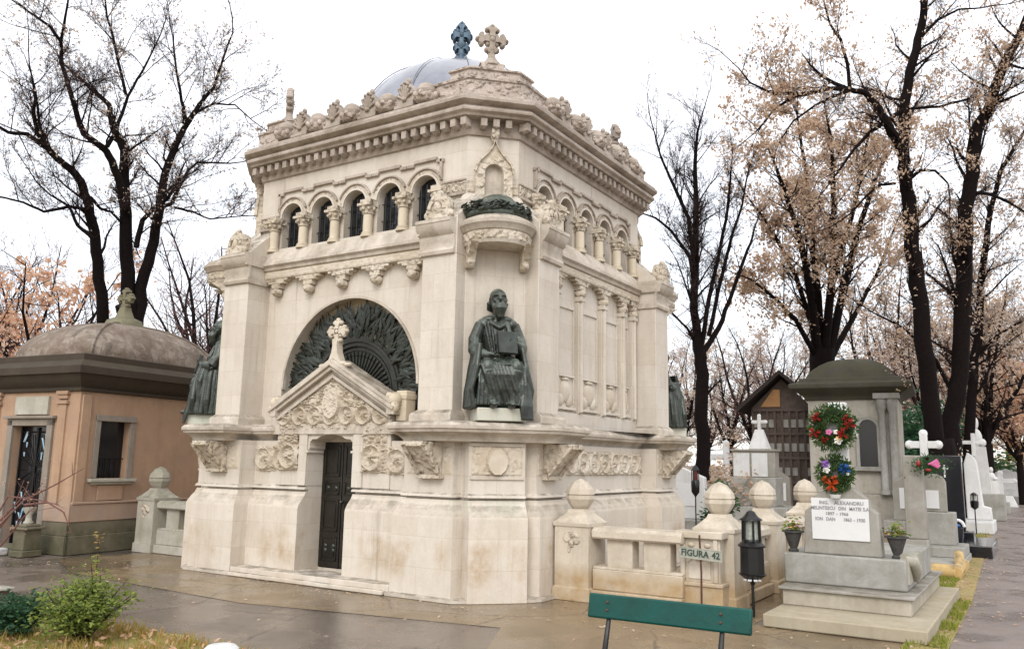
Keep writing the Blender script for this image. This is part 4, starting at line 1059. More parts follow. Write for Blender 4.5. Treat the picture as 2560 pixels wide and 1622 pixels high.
# door
d=MB(); d.box(dx0,dx1,.15,.18,.06,dz); do=d.build('door',M['black'],PK,smooth=28)
b=MB(); xm=(dx0+dx1)/2; zc=1.35
for i in range(20):
    a=2*PI*i/20; b.tube([(xm+.08*math.cos(a),.13,zc+.08*math.sin(a)),(xm+.40*math.cos(a),.13,zc+.62*math.sin(a))],.008,4)
b.tube([(xm,.13,.1),(xm,.13,dz-.02)],.022,6); 
for x in (dx0+.02,dx1-.02): b.tube([(x,.13,.06),(x,.13,dz)],.015,5)
for z in (.08,.62,dz-.1): b.tube([(dx0,.13,z),(dx1,.13,z)],.014,5)
b.build('door_grille',M['iron'],do,smooth=30)
b=MB(); r4=random.Random(8)
for i in range(16):
    x=xm+r4.choice((-1,1))*r4.uniform(.14,.40); z=r4.choice((r4.uniform(.3,.9),r4.uniform(1.5,1.95))); a=r4.uniform(-.5,.5); l=r4.uniform(.06,.2)
    b.add([(x-.015,.12,z),(x+.015,.115,z),(x+.02+a*l,.12,z+l),(x-.01+a*l,.11,z+l)],[(0,1,2,3)])
b.build('cellophane_strip',M['cellophane'],do,smooth=None)
b=MB(); b.box(dx0-.14,dx0-.001,-.05,0.02,0,dz+.10); b.box(dx1+.001,dx1+.14,-.05,.02,0,dz+.10); b.box(dx0-.14,dx1+.14,-.05,.02,dz+.0005,dz+.12); b.box(dx0-.2,dx1+.2,-.10,.02,dz+.12,dz+.17)
b.build('door_surround',M['greypaint'],PK,smooth=28,bevel=.008)
b=MB(); b.box(dx0+.02,dx1-.02,-.05,.0,dz+.19,dz+.50); b.build('blank_tablet',M['mossy'],PK,smooth=28,bevel=.004)
b=MB(); b.box(dx0-.1,dx1+.1,-.35,.0,0,.12); b.build('doorstep',M['pinkbase'],PK,smooth=28,bevel=.01)
b=MB(); pk=[(-Wd,0),(0,0),(0,Dp),(-Wd,Dp)]
b.sweep(pk,[(-.05,H-.02),(.05,H),(.06,H+.05),(.03,H+.06),(.05,H+.09),(.14,H+.16),(.17,H+.22),(.20,H+.27),(.24,H+.28),(.24,H+.40),(.18,H+.45),(.10,H+.50),(.06,H+.52),(.06,H+.62),(-.02,H+.64)])
fixn(b.build('cornice',M['darkroof'],PK,smooth=28))
b=MB(); n=14; rg=[]
for j in range(n+1):
    t=PI/2*j/n; f=math.cos(t)*.97+.03; z=H+.62+.79*math.sin(t)
    cx,cy=-Wd/2,Dp/2; hx,hy=(Wd/2-.05)*f,(Dp/2-.05)*f
    r=[]
    m=10
    for (sx,sy),(ex,ey) in (((-1,-1),(1,-1)),((1,-1),(1,1)),((1,1),(-1,1)),((-1,1),(-1,-1))):
        for i in range(m):
            u=i/m; px,py=sx+(ex-sx)*u,sy+(ey-sy)*u
            bl=1.0/max(1e-6,(abs(px)**5+abs(py)**5)**(1/5)); r.append((cx+px*bl*hx,cy+py*bl*hy,z))
    rg.append(r)
b.loft(rg,True)
for sx,sy in ((-1,-1),(1,-1),(1,1),(-1,1)):
    b.tube([(-Wd/2+sx*(Wd/2-.05)*(math.cos(PI/2*j/n)*.97+.03)*.88,Dp/2+sy*(Dp/2-.05)*(math.cos(PI/2*j/n)*.97+.03)*.88,H+.62+.795*math.sin(PI/2*j/n)) for j in range(n+1)],.03,6)
b.build('dome',M['domeroof'],PK,smooth=50)
M['lichen']=stone('lichen_cross_stone',(.22,.21,.13),(.13,.12,.08),dirty=.4)
b=MB(); b.loft([[(-Wd/2+sx*w,Dp/2+sy*w,z) for sx,sy in ((-1,-1),(1,-1),(1,1),(-1,1))] for w,z in ((.26,4.03),(.22,4.17),(.12,4.23),(.08,4.37),(.07,4.43))],True)
b.merge(cross_bud(.95,.06),T(-Wd/2,Dp/2,4.60)); b.build('roof_cross',M['lichen'],PK,smooth=45)
# small stone stand before the pink house + plank
t=thing('stone_stand','small mossy stone stand with a vase base beside the pink house door','stone stand',(-5.55,-3.75,0),R(6))
b=MB(); b.box(-.17,.17,-.17,.17,0,.10); b.box(-.14,.14,-.14,.14,.10,.42); b.box(-.19,.19,-.19,.19,.42,.46); b.box(-.13,.13,-.13,.13,.46,.50)
b.build('pillar',M['pinkbase'],t,smooth=30,bevel=.012)
b=MB(); b.lathe([(.07,.50),(.08,.52),(.05,.56),(.045,.64),(.09,.72),(.10,.76),(.075,.76)],14); b.build('vase',M['mossy'],t,smooth=50)
t=tag(MB().box(-.85,.45,-.14,.14,0,.11).build('kerb_slab',M['whitestone'],None,smooth=28,bevel=.02),'pale stone kerb slab on the ground at the left edge, under the red twigs','kerb slab')
t.location=(-6.35,-4.0,0.0); t.rotation_euler=(0,0,R(5))
# pale sheet building at far left
t=thing('pale_building','pale blue flat building edge behind the pink house dome at the far left','building',(-12.2,3.0,0),R(10))
b=MB(); b.box(-6,1.6,0,4,0,3.9); b.build('wall',M['bluewall'],t,smooth=28); b=MB(); b.box(-6.2,1.8,-.2,4.2,3.9,4.02); b.build('roof',M['whitestone'],t,smooth=28)
t=thing('grey_tomb_house','grey plastered tomb house wall touching the pink tomb house at the left edge','tomb house',(-8.05,-3.6,0),R(6.5))
b=MB(); b.box(-2,0,.15,3,0,2.75); b.build('wall',M['concrete'],t,smooth=28); b=MB(); b.sweep([(-2,.15),(0,.15),(0,3),(-2,3)],[(0,2.6),(.1,2.7),(.15,2.85),(0,2.95)]); fixn(b.build('cornice',M['darkroof'],t,smooth=28))
# ================================================================ GROUND
def sheet(name,pts,z,mat,z0=None):
    me=bpy.data.meshes.new(name); me.from_pydata([(x,y,z) for x,y in pts],[],[tuple(range(len(pts)))]); me.materials.append(mat); me.update()
    o=bpy.data.objects.new(name,me); COL.objects.link(o); o['kind']='structure'; return o
def groundmat(name,c1,c2,c3,rlo,rhi,psc=.5,cracks=0.0,leaf=0.0,bm=.006):
    m,n,b=newmat(name); g,sp,sn=geo(n); pos=g.outputs['Position']
    big=noise_n(n,psc,5,.6,pos).outputs[0]; med=noise_n(n,4,6,.7,pos).outputs[0]; fine=noise_n(n,60,3,.7,pos).outputs[0]
    col=mix(n,ramp(n,big,[(.35,0),(.65,1)]),c1,c2); col=mix(n,mth(n,'MULTIPLY',ramp(n,med,[(.45,0),(.7,1)]),.6),col,c3)
    col=mix(n,mth(n,'MULTIPLY',ramp(n,fine,[(.5,0),(.8,1)]),.35),col,tuple(x*1.5 for x in c1))
    if cracks:
        mp=N(n,'ShaderNodeVectorMath',operation='ADD'); nz=noise_n(n,1.3,4,.6,pos); sc=N(n,'ShaderNodeVectorMath',operation='SCALE'); sc.inputs['Scale'].default_value=.35
        n.links.new(nz.outputs[1],sc.inputs[0]); n.links.new(pos,mp.inputs[0]); n.links.new(sc.outputs[0],mp.inputs[1])
        v=N(n,'ShaderNodeTexVoronoi',feature='DISTANCE_TO_EDGE'); v.inputs['Scale'].default_value=.42; n.links.new(mp.outputs[0],v.inputs['Vector'])
        ck=ramp(n,v.outputs['Distance'],[(.0,1),(.009,0)]); col=mix(n,mth(n,'MULTIPLY',ck,cracks),col,(.045,.035,.027))
    if leaf:
        v2=N(n,'ShaderNodeTexVoronoi'); v2.inputs['Scale'].default_value=9; n.links.new(pos,v2.inputs['Vector'])
        lm=mth(n,'MULTIPLY',ramp(n,v2.outputs['Distance'],[(.18,1),(.24,0)]),ramp(n,noise_n(n,1.1,3,.6,pos).outputs[0],[(.5,0),(.62,leaf)]))
        col=mix(n,lm,col,(.20,.12,.06))
    rg=ramp(n,noise_n(n,psc*1.6,5,.55,pos).outputs[0],[(.44,rlo),(.50,(rlo+rhi)*.5),(.60,rhi)]); n.links.new(rg,b.inputs['Roughness'])
    grit=noise_n(n,140,2,.6,pos).outputs[0]; col=mix(n,mth(n,'MULTIPLY',ramp(n,grit,[(.58,0),(.70,1)]),.5),col,tuple(x*2.0 for x in c1)); col=mix(n,mth(n,'MULTIPLY',ramp(n,grit,[(.28,1),(.38,0)]),.6),col,tuple(x*.35 for x in c1))
    if rlo<.3: col=mix(n,mth(n,'MULTIPLY',ramp(n,noise_n(n,psc*1.6,5,.55,pos).outputs[0],[(.44,1),(.49,0)]),.35),col,tuple(x*.5 for x in c2))
    n.links.new(col,b.inputs['Base Color'])
    pr=bump(n,b,fine,bm*.6,.7); bump(n,b,med,bm,.5,pr)
    b.inputs['Specular IOR Level'].default_value=.45
    return m
M['dirt']=groundmat('damp_leafy_soil',(.16,.12,.085),(.12,.095,.065),(.20,.13,.07),.8,.95,.3,leaf=.8)
M['apron']=groundmat('wet_brown_concrete',(.225,.165,.098),(.165,.12,.072),(.125,.092,.056),.05,.40,.6,cracks=.9)
M['greypave']=groundmat('damp_grey_asphalt',(.165,.135,.11),(.125,.10,.08),(.09,.072,.057),.08,.5,.6,cracks=.8)
M['path']=groundmat('wet_path_asphalt',(.195,.155,.135),(.15,.12,.103),(.115,.09,.077),.25,.65,.5,cracks=.2,leaf=.5)
M['earthgrass']=groundmat('mossy_earth',(.22,.19,.06),(.30,.20,.08),(.12,.12,.04),.85,.95,1.2,leaf=.9)
sheet('ground',[(-700,-300),(700,-300),(700,1200),(-700,1200)],-.012,M['dirt'])
sheet('pavement',[(-14,-16),(7.6,-16),(7.5,-2.4),(5.7,-2.4),(5.7,-1.4),(5.4,6),(-14,6)],-.008,M['greypave'])
ap=[(-3.2,-4.35),(-1.29,-4.45),(.5,-4.55),(2.0,-4.25),(3.6,-3.95),(4.4,-5.6),(5.0,-7.5),(7.0,-7.5),(7.45,-3.0),(7.4,-2.2),(5.6,-2.2),(5.6,5),(-4.4,5),(-4.7,-2.8),(-4.9,-3.6)]
sheet('apron',ap,-.004,M['apron'])
sheet('path',[(7.75,-16),(14,-16),(9.5,190),(3.3,190),(5.26,78.7),(6.99,13.05),(7.35,1.08),(7.42,-2.3)],.0,M['path'])
# grass bed lower left (irregular edge)
ge=[(-12,-16)]+[(-12+i*.3,-6.12+.06*math.sin(i*1.3)+.05*math.sin(i*3.1+1)) for i in range(49)]+[(2.9,-6.4),(3.4,-7.4),(3.6,-16)]
sheet('grass_bed',ge,.004,M['earthgrass'])
sheet('verge',[(7.04,-2.7),(7.42,-2.9),(7.40,1.0),(7.04,13),(5.6,60),(5.3,60),(6.3,13),(6.2,3.2),(7.04,1.25)],.004,M['earthgrass'])
# joint lines / debris on the pavement
def blades(name,label,cat,pts,mat,h=(.03,.09),w=.006,seed=1):
    r=random.Random(seed); b=MB()
    for x,y in pts:
        nz=noise.noise(Vector((x*2.2,y*2.2,seed)))
        if nz<-.18 and r.random()<.8: continue
        a=r.uniform(0,2*PI); hh=r.uniform(*h)*(1+1.2*max(-.5,nz)); lean=r.uniform(.1,.7)*hh; dx,dy=math.cos(a),math.sin(a); bend=r.uniform(0,2*PI)
        bx,by=math.cos(bend)*lean,math.sin(bend)*lean; ww=w*r.uniform(.7,1.5)
        b.add([(x-dx*ww,y-dy*ww,0),(x+dx*ww,y+dy*ww,0),(x+dx*ww*.7+bx*.5,y+dy*ww*.7+by*.5,hh*.6),(x-dx*ww*.7+bx*.5,y-dy*ww*.7+by*.5,hh*.6),(x+bx,y+by,hh)],[(0,1,2,3),(3,2,4)])
    o=b.build(name,mat,None,smooth=None); return tag(o,label,cat,None,'stuff')
def leaves(name,label,pts,mat,size=(.02,.045),seed=2,flatness=.35,z=.008):
    r=random.Random(seed); b=MB()
    for p in pts:
        x,y=p[0],p[1]; zz=p[2] if len(p)>2 else z+r.uniform(0,.01); s=r.uniform(*size); a=r.uniform(0,2*PI)
        M_=T(x,y,zz)@rz(a)@Matrix.Rotation(r.uniform(-flatness,flatness),4,'X')@Matrix.Rotation(r.uniform(-flatness,flatness),4,'Y')
        b.add([(-s,0,0),(-s*.2,-s*.5,s*.12),(s,0,0),(-s*.2,s*.5,s*.12)],[(0,1,2,3)],M_)
    return b,name,label,mat
rg=random.Random(21)
pts=[(rg.uniform(-4.5,3.3),-6.18-3.6*rg.random()**1.3) for _ in range(15000)]
blades('grass','yellow and russet dry grass in the bed at the lower left','grass',pts,M['drygrass'],(.03,.11),.006,1)
pts=[(rg.uniform(-4.5,2.9),-6.16-3.4*rg.random()) for _ in range(5000)]
blades('grass','short green grass tufts among the dry grass','grass',pts,M['greengrass'],(.02,.08),.005,3)
pts=[(7.06+.34*rg.random(),rg.uniform(-2.7,1.2)) for _ in range(2500)]+[(6.3+.8*rg.random(),rg.uniform(1.3,4.0)) for _ in range(4500)]+[(rg.uniform(6.2,7.0),rg.uniform(4,18)) for _ in range(3500)]
blades('grass','mossy green grass strip between the tombs and the right-hand path','grass',pts,M['greengrass'],(.015,.06),.006,4)
b,_,_,_=leaves('x','x',[(rg.uniform(-4.5,3.2),-6.15-3.4*rg.random(),.02+.05*rg.random()) for _ in range(2600)],None,(.018,.04),5,.8)
tag(b.build('fallen_leaves',M['orangeleaf'],None,smooth=None),'russet fallen leaves scattered on the grass bed','leaves',None,'stuff')
b,_,_,_=leaves('x','x',[(7.2+rg.gauss(0,.18)-.012*y_,y_) for y_ in [rg.uniform(-3,14) for _ in range(900)]]+[(rg.uniform(-5,7),rg.uniform(-6,-3.2)) for _ in range(120)]+[(rg.uniform(7.4,9.4),rg.uniform(-3,12)) for _ in range(260)]+[(rg.gauss(6.9,.5),rg.gauss(2.3,.9)) for _ in range(160)]+[(rg.uniform(3.2,7),-1.2-rg.random()**3*2.0-.9) for _ in range(90)]+[(rg.uniform(-4,3.5),-3.25-abs(rg.gauss(0,.25))) for _ in range(120)]+[(rg.uniform(-8,-4),rg.uniform(-6,-3.9)) for _ in range(160)],None,(.015,.035),6,.3)
tag(b.build('fallen_leaves',M['brownleaf'],None,smooth=None),'brown fallen leaves lying along the path edge and pavement','leaves',None,'stuff')
# ================================================================ FRONT TOMB (right)
def AY(x,y,yw):
    d=ray(x,y); t=(yw-CP.y)/d.y; p=CP+d*t; return p.x,p.z
TB=thing('tomb','grey stepped tomb with a cross headstone carrying a white name plaque','tomb',(6.3,-1.0,0))
def boxp(o,name,mat,parent,org,bevel=.01,smooth=28):
    b=MB(); 
    for q in o: b.box(q[0]-org[0],q[1]-org[0],q[2]-org[1],q[3]-org[1],q[4],q[5])
    return b.build(name,mat,parent,smooth=smooth,bevel=bevel)
og=(6.3,-1.0)
M['tombwarm0']=stone('buff_slab_stone',(.42,.37,.28),(.33,.29,.21),streak=.4,dirty=.35,gstr=.3,grime=(.18,.15,.09))
boxp([(5.72,7.25,-2.28,1.2,0,.13)],'base_slab',M['tombwarm0'],TB,og,.015)
M['tombwarm']=stone('buff_cast_stone',(.47,.43,.35),(.38,.34,.27),streak=.7,dirty=.3)
boxp([(5.74,7.03,-1.56,1.15,.13,.295)],'lower_step',M['tombwarm'],TB,og,.012)
boxp([(5.70,7.07,-1.60,1.19,.295,.325)],'step_lip',M['greystone'],TB,og,.008)
boxp([(5.68,6.96,-1.22,1.0,.325,.655)],'upper_block',M['concrete'],TB,og,.02)
b=MB(); b.tube([(.62,-.15,.66),(.70,-.05,.64),(.72,.1,.52),(.70,.2,.42)],[.06,.07,.06,.04],10); b.box(.60,.68,-.18,.9,.40,.66); b.build('side_volute',M['mossy'],TB,smooth=45)
b=MB(); b.slab([(-.41,.655),(.42,.655),(.395,1.12),(.33,1.17),(.30,1.27),(.14,1.40),(-.12,1.40),(-.28,1.27),(-.32,1.17),(-.385,1.12)],-.15,.05)
b.build('headstone',M['greystone'],TB,smooth=28,bevel=.015)
b=MB(); b.box(-.10,.10,-.08,.02,1.40,2.36); b.box(-.20,.20,-.075,.015,1.95,2.10); b.build('stone_cross',M['whitestone'],TB,smooth=28,bevel=.012)
b=MB(); b.box(-.305,.305,-.168,-.151,.82,1.275); pq=b.build('plaque',M['plaque'],TB,smooth=28,bevel=.003)
def text(s,size,mat,parent,loc,rot=(PI/2,0,0),name='lettering',ext=.001,al='CENTER',sx=1.0,bold=0.0):
    cu=bpy.data.curves.new(name,'FONT'); cu.body=s; cu.size=size; cu.align_x=al; cu.align_y='CENTER'; cu.extrude=ext; cu.resolution_u=2; cu.space_word=1.3
    cu.offset=bold
    tmp=bpy.data.objects.new('tmp',cu); COL.objects.link(tmp); bpy.context.view_layer.update()
    me=bpy.data.meshes.new_from_object(tmp.evaluated_get(bpy.context.evaluated_depsgraph_get())); bpy.data.objects.remove(tmp)
    me.name=name; me.materials.clear(); me.materials.append(mat)
    o=bpy.data.objects.new(name,me); COL.objects.link(o); o.parent=parent; o.location=loc; o.rotation_euler=rot; o.scale=(sx,1,1); return o
for s,x,z,sz in (('ING.   ALEXANDRU',0.02,1.225,.052),('MELINTESCU  DIN  MATEI S.A',0,1.165,.052),('1897 - 1966',-.03,1.105,.048),('ION  DAN     1863 - 1930',-.0,1.045,.052)):
    text(s,sz*1.02,M['ink'],pq,(x,-.171,z),bold=.0012,sx=.86 if len(s)>20 else 1)
b=MB(); b.lathe([(.02,1.27),(.05,1.28),(.065,1.32),(.055,1.315),(.01,1.285)],14,T(-.03,-.21,0)); b.build('white_bowl',M['whitestone'],TB,smooth=50)
# wreaths
def wreath(name,label,loc,Rr,seed,ribs,flowers):
    t=thing(name,label,'wreath',loc,0,'evergreen wreaths on the grey tomb')
    r=random.Random(seed); b=MB()
    for i in range(1500 if Rr>.24 else 1100):
        a=2*PI*r.random(); q=r.random()*2*PI; rr=Rr*.66; tr=Rr*.36*(r.random()**.5)
        c=Vector(((rr+tr*math.cos(q))*math.cos(a),-.02-abs(tr*math.sin(q))*.8,(rr+tr*math.cos(q))*math.sin(a)))
        out=Vector((math.cos(a),0,math.sin(a)))*math.cos(q)+Vector((0,-1,0))*abs(math.sin(q))
        d=(out+Vector((r.uniform(-1,1),r.uniform(-.6,.2),r.uniform(-1,1)))*.8).normalized(); l=r.uniform(.03,.06)*(Rr/.27)**.5; sd=d.cross(Vector((0,1,.1))).normalized()*.007
        b.add([c-sd,c+sd,c+d*l+sd*.4,c+d*l-sd*.4],[(0,1,2,3)])
    b.build('fir_foliage',M['wreathgreen'],t,smooth=None)
    b=MB(); b.tube([(Rr*.66*math.cos(a),0,Rr*.66*math.sin(a)) for a in [2*PI*i/24 for i in range(25)]],Rr*.20,8); b.build('core',M['darkleafflat'],t,smooth=50)
    for (mt,nm,arr) in ribs:
        b=MB()
        for (x,z,sz,an) in arr:
            sz*=.60
            for k in range(4):
                M_=T(x*Rr,-Rr*.34,z*Rr)@Matrix.Rotation(an+k*PI/2+r.uniform(-.3,.3),4,'Y')
                b.grid(lambda u,v,sz=sz:((v-.5)*sz*.55*(.4+u),-.03*math.sin(u*3)-.01*math.cos(v*9),u*sz),5,3,M_)
        b.build(nm,M[mt],t,smooth=60)
    for (mt,nm,arr) in flowers:
        b=MB()
        for (x,z,sz) in arr:
            for k in range(5): b.ball((x*Rr+sz*.6*math.cos(k*1.257),-Rr*.38,z*Rr+sz*.6*math.sin(k*1.257)),(sz*.5,.008,sz*.4),None,8,5)
            b.ball((x*Rr,-Rr*.40,z*Rr),sz*.25,None,6,5)
        b.build(nm,M[mt],t,smooth=60)
    return t
M['wreathgreen']=leafmat('wreath_needles',(.03,.075,.02),(.10,.17,.04),(.015,.045,.015)); M['darkleafflat']=flat('wreath_core',(.012,.025,.01),.9,0)
wreath('wreath','large green wreath with red ribbons hung on the cross headstone',(6.265,-1.13,2.07),.262,1,
  [('red','red_ribbon',[(-.62,.42,.10,.3),(-.72,-.25,.11,1.2),(.75,.1,.11,.6),(.45,-.30,.12,2.0),(.62,.35,.08,.1),(-.3,-.55,.07,1.0)])],
  [('white','white_flower',[(.18,-.22,.03),(.25,-.60,.045)]),('yellow','yellow_flower',[(.28,-.50,.035)]),('pink','pink_flower',[(-.12,-.22,.035)])])
wreath('wreath','smaller green wreath with orange, blue and purple bows hanging below the large wreath',(6.27,-1.13,1.55),.205,2,
  [('orange','orange_ribbon',[(-.15,-.62,.13,2.6),(-.45,-.35,.08,1.6),(.0,-.3,.07,.6)]),('blue','blue_ribbon',[(.55,.22,.11,.4),(.42,.35,.07,1.4)])],
  [('purple','purple_flower',[(-.42,.50,.05)]),('white','white_flower',[(-.42,.18,.04),(-.28,.42,.025),(.70,.0,.02)])])
def urn(label,loc,seed):
    t=thing('flower_urn',label,'urn',loc,0,'flower urns on the tomb')
    b=MB(); b.lathe([(.055,0),(.06,.02),(.04,.04),(.05,.06),(.085,.17),(.10,.215),(.125,.22),(.125,.235),(.09,.235),(.08,.20)],16); b.build('urn',M['darkstoneurn'],t,smooth=45)
    r=random.Random(seed)
    for mt,nm,c in (('boxleaf','leaves',90),('yellow','yellow_petals',26),('red','red_petals',14),('pink','pink_petals',14)):
        b=MB()
        for i in range(c):
            x,y=r.gauss(0,.055),r.gauss(0,.05); z=.24+abs(r.gauss(.05,.045)); s=.03 if mt=='boxleaf' else .017
            M_=T(x,y,z)@rz(r.uniform(0,6.3))@Matrix.Rotation(r.uniform(-1.2,1.2),4,'X')
            b.add([(-s,0,0),(0,-s*.5,.004),(s,0,0),(0,s*.5,.004)],[(0,1,2,3)],M_)
        b.build(nm,M[mt],t,smooth=None)
M['darkstoneurn']=flat('dark_cast_urn',(.07,.065,.06),.7,0,c2=(.03,.03,.028),sc=20)
urn('dark urn of yellow and pink flowers on the tomb left of the white name plaque',(5.76,-1.08,.655),4)
urn('dark urn of red and green flowers on the tomb right of the white name plaque',(6.86,-1.08,.655),5)
# ================================================================ SIGN, LANTERN, BENCH
t=thing('plate_sign','narrow worn enamel plate sign on a rusty iron pole in front of the balustrade','sign',(4.98,-2.02,0),R(3))
MB().tube([(0,0,0),(.005,0,.45),(-.01,.0,.85)],[.012,.011,.011],8).build('pole',M['rust'],t,smooth=40)
b=MB(); b.box(-.275,.215,-.022,-.014,.585,.705); b.box(-.275,.215,-.026,-.022,.585,.592); b.box(-.275,.215,-.026,-.022,.698,.705)
sp_=b.build('plate',M['signplate'],t,smooth=28,bevel=.002); sp_.rotation_euler=(0,R(3),0)
text('FIGURA 42',.098,M['signink'],sp_,(-.03,-.0265,.645),bold=.0025,sx=.93)
t=thing('lantern','black metal grave lantern with domed lid on a thin pole before the corner post','lantern',(5.48,-1.78,0))
MB().tube([(0,0,0),(0,0,.36)],[.018,.016],8).build('pole',M['iron'],t,smooth=40)
b=MB(); b.lathe([(.018,.33),(.03,.36),(.145,.44),(.155,.45),(.135,.46),(.132,.735),(.155,.745),(.155,.755),(.10,.80),(.095,.82)],8); b.build('body',M['iron'],t,smooth=30)
b=MB(); b.lathe([(.075,.81),(.07,1.02)],8); b.build('glass',M['lampglass'] if 'lampglass' in M else M['glass'],t,smooth=30)
b=MB(); 
for i in range(6):
    a=2*PI*i/6; b.tube([(.098*math.cos(a),.098*math.sin(a),.80),(.094*math.cos(a),.094*math.sin(a),1.03)],.014,6)
b.tube([(0,0,.8),(0,0,.93)],.03,8)
b.build('cage',M['iron'],t,smooth=40)
b=MB(); b.lathe([(.10,1.02),(.125,1.025),(.12,1.04),(.085,1.06),(.06,1.09),(.045,1.115),(.02,1.13),(.001,1.135)],16); b.build('lid',M['iron'],t,smooth=50)
b=MB()
for i,a in enumerate((-2.2,-1.57,-.9,-.3)): b.box(-.02,.02,-.004,.004,-.012,.012,T(.095*math.cos(a),.095*math.sin(a)-.012,.392)@rz(a+PI/2)@Matrix.Rotation(-.9,4,'X'))
b.build('silver_mark',M['plaque'],t,smooth=None)
t=thing('bench','dark green painted wooden bench back on black iron legs in the right foreground','bench',(5.61,-5.98,0),R(2.2))
b=MB(); b.box(.0,1.09,-.016,.016,-.078,.078); o=b.build('backrest',M['benchgreen'],t,smooth=28,bevel=.012); o.location=(0,0,.68); o.rotation_euler=(R(-12),0,0)
for i in range(4):
    o=MB().box(.0,1.09,-.05,.05,-.014,.014).build('seat_slat',M['benchgreen'],t,smooth=28,bevel=.008); o.location=(0,-.17-.115*i,.39)
for x in (.14,.90):
    b=MB(); b.tube([(x,.0,0),(x,-.06,.20),(x,-.07,.38),(x,-.02,.52),(x,.021,.63),(x,.035,.70)],[.018,.018,.02,.018,.015,.012],8); b.tube([(x,-.07,.36),(x,-.3,.355),(x,-.55,.36)],[.016]*3,8); b.tube([(x,-.5,.36),(x,-.53,.18),(x,-.58,0)],[.017]*3,8)
    b.build('leg',M['iron'],t,smooth=40)
b=MB(); 
for x in (.14,.90): b.ball((x,-.021,.66),.010,None,8,6); b.ball((x,-.012,.71),.010,None,8,6)
b.build('bolt',M['rust'],t,smooth=50)
# white stone at the bottom edge
p=GD(548,6.1); z=PD(548,1612,6.1).z
t=thing('white_bollard','white rounded stone top at the bottom edge of the grass bed','bollard',p)
b=MB(); b.lathe([(.11,0),(.11,z-.07),(.125,z-.06),(.125,z-.03),(.10,z-.008),(.05,z),(.001,z+.002)],20); b.build('stone',M['whitestone'],t,smooth=40)
p=GD(-10,8.1); t=thing('wooden_post','short dark wooden post at the far left edge beside the grass','post',p)
MB().box(-.06,.08,-.06,.06,0,.30).build('stake',M['wood'],t,smooth=28,bevel=.01); MB().box(-.08,.12,-.08,.08,.30,.325).build('cap',M['mossy'],t,smooth=28,bevel=.006)
# ================================================================ SHRUBS
def shrub(name,label,cat,loc,h,wd,mat,n,ls,seed,stems=26,wood='twig',up=.35,group=None):
    t=thing(name,label,cat,loc,0,group); r=random.Random(seed); ws=MB(); lf=MB()
    for i in range(stems):
        a=2*PI*r.random(); k=r.random()**.6; e=Vector((math.cos(a)*wd*.5*k,math.sin(a)*wd*.5*k,h*(.30+.75*r.random())*(1-.35*k)))
        mid=e*.5+Vector((0,0,h*.10))+Vector((r.gauss(0,.03),r.gauss(0,.03),0))
        ws.tube([(0,0,0),mid*.5,mid,e],[.011,.009,.006,.003],4)
        for j in range(n//stems):
            u=r.uniform(.35,1.05); p=mid.lerp(e,max(0,(u-.5)*2)) if u>.5 else (mid*(u*2)); p=p+Vector((r.gauss(0,wd*.07),r.gauss(0,wd*.07),r.gauss(0,h*.06)))
            if p.z<.03: p.z=.03+r.random()*.1
            s=ls*r.uniform(.6,1.3); M_=T(*p)@rz(r.uniform(0,6.3))@Matrix.Rotation(r.uniform(-1.1,1.1),4,'X')@Matrix.Rotation(r.uniform(-.8,.8),4,'Y')
            lf.add([(-s,0,0),(-.1*s,-s*.45,s*.1),(s,0,0),(-.1*s,s*.45,s*.1)],[(0,1,2,3)],M_)
    ws.build('stems',M[wood],t,smooth=40); lf.build('foliage',M[mat],t,smooth=None); return t
shrub('shrub','small yellow-green leafy shrub with a tall shoot in the grass at the lower left','shrub',(1.05,-6.72,0),.66,.80,'boxleaf',6200,.021,1,stems=62)
b=None
p=GD(40,7.5); shrub('shrub','dark green needle shrub cut off by the bottom left corner','shrub',p,.42,.62,'coniferleaf',4200,.024,2,stems=50)
# leafy shoot
t=thing('sapling','thin yellow shoot rising above the small shrub','sapling',(.85,-6.55,0)); r=random.Random(4)
ws=MB().tube([(0,0,0),(.02,0,.45),(.0,.0,.90)],[.006,.005,.002],5); ws.build('stem',M['twig'],t,smooth=40); lf=MB()
for i in range(60):
    z=r.uniform(.45,.92); s=.022; M_=T(r.gauss(0,.018),r.gauss(0,.018),z)@rz(r.uniform(0,6.3))@Matrix.Rotation(r.uniform(-1.3,1.3),4,'X'); lf.add([(-s,0,0),(0,-s*.4,0),(s,0,0),(0,s*.4,0)],[(0,1,2,3)],M_)
lf.build('foliage',M['drygrass'],t,smooth=None)
# ================================================================ BACKGROUND TOMBS (each at its own depth)
def cross(b,cx,z0,h,w,th=.09,d=.09,zc=.68,y=0,flare=True):
    b.box(cx-th/2,cx+th/2,y-d/2,y+d/2,z0,z0+h); zz=z0+h*zc
    b.box(cx-w/2,cx-th/2-.0005,y-d/2,y+d/2,zz-th/2,zz+th/2); b.box(cx+th/2+.0005,cx+w/2,y-d/2,y+d/2,zz-th/2,zz+th/2)
    if flare:
        for q in ((cx-w/2,zz),(cx+w/2,zz),(cx,z0+h)): b.ball((q[0],y,q[1]),(th*.62,d*.6,th*.62),None,8,6)
def onY(yw,x0,x1,ytop,ybot):
    a=AY(x0,(ytop+ybot)/2,yw)[0]; c=AY(x1,(ytop+ybot)/2,yw)[0]; xm=(x0+x1)/2
    return a,c,AY(xm,ytop,yw)[1],AY(xm,ybot,yw)[1]
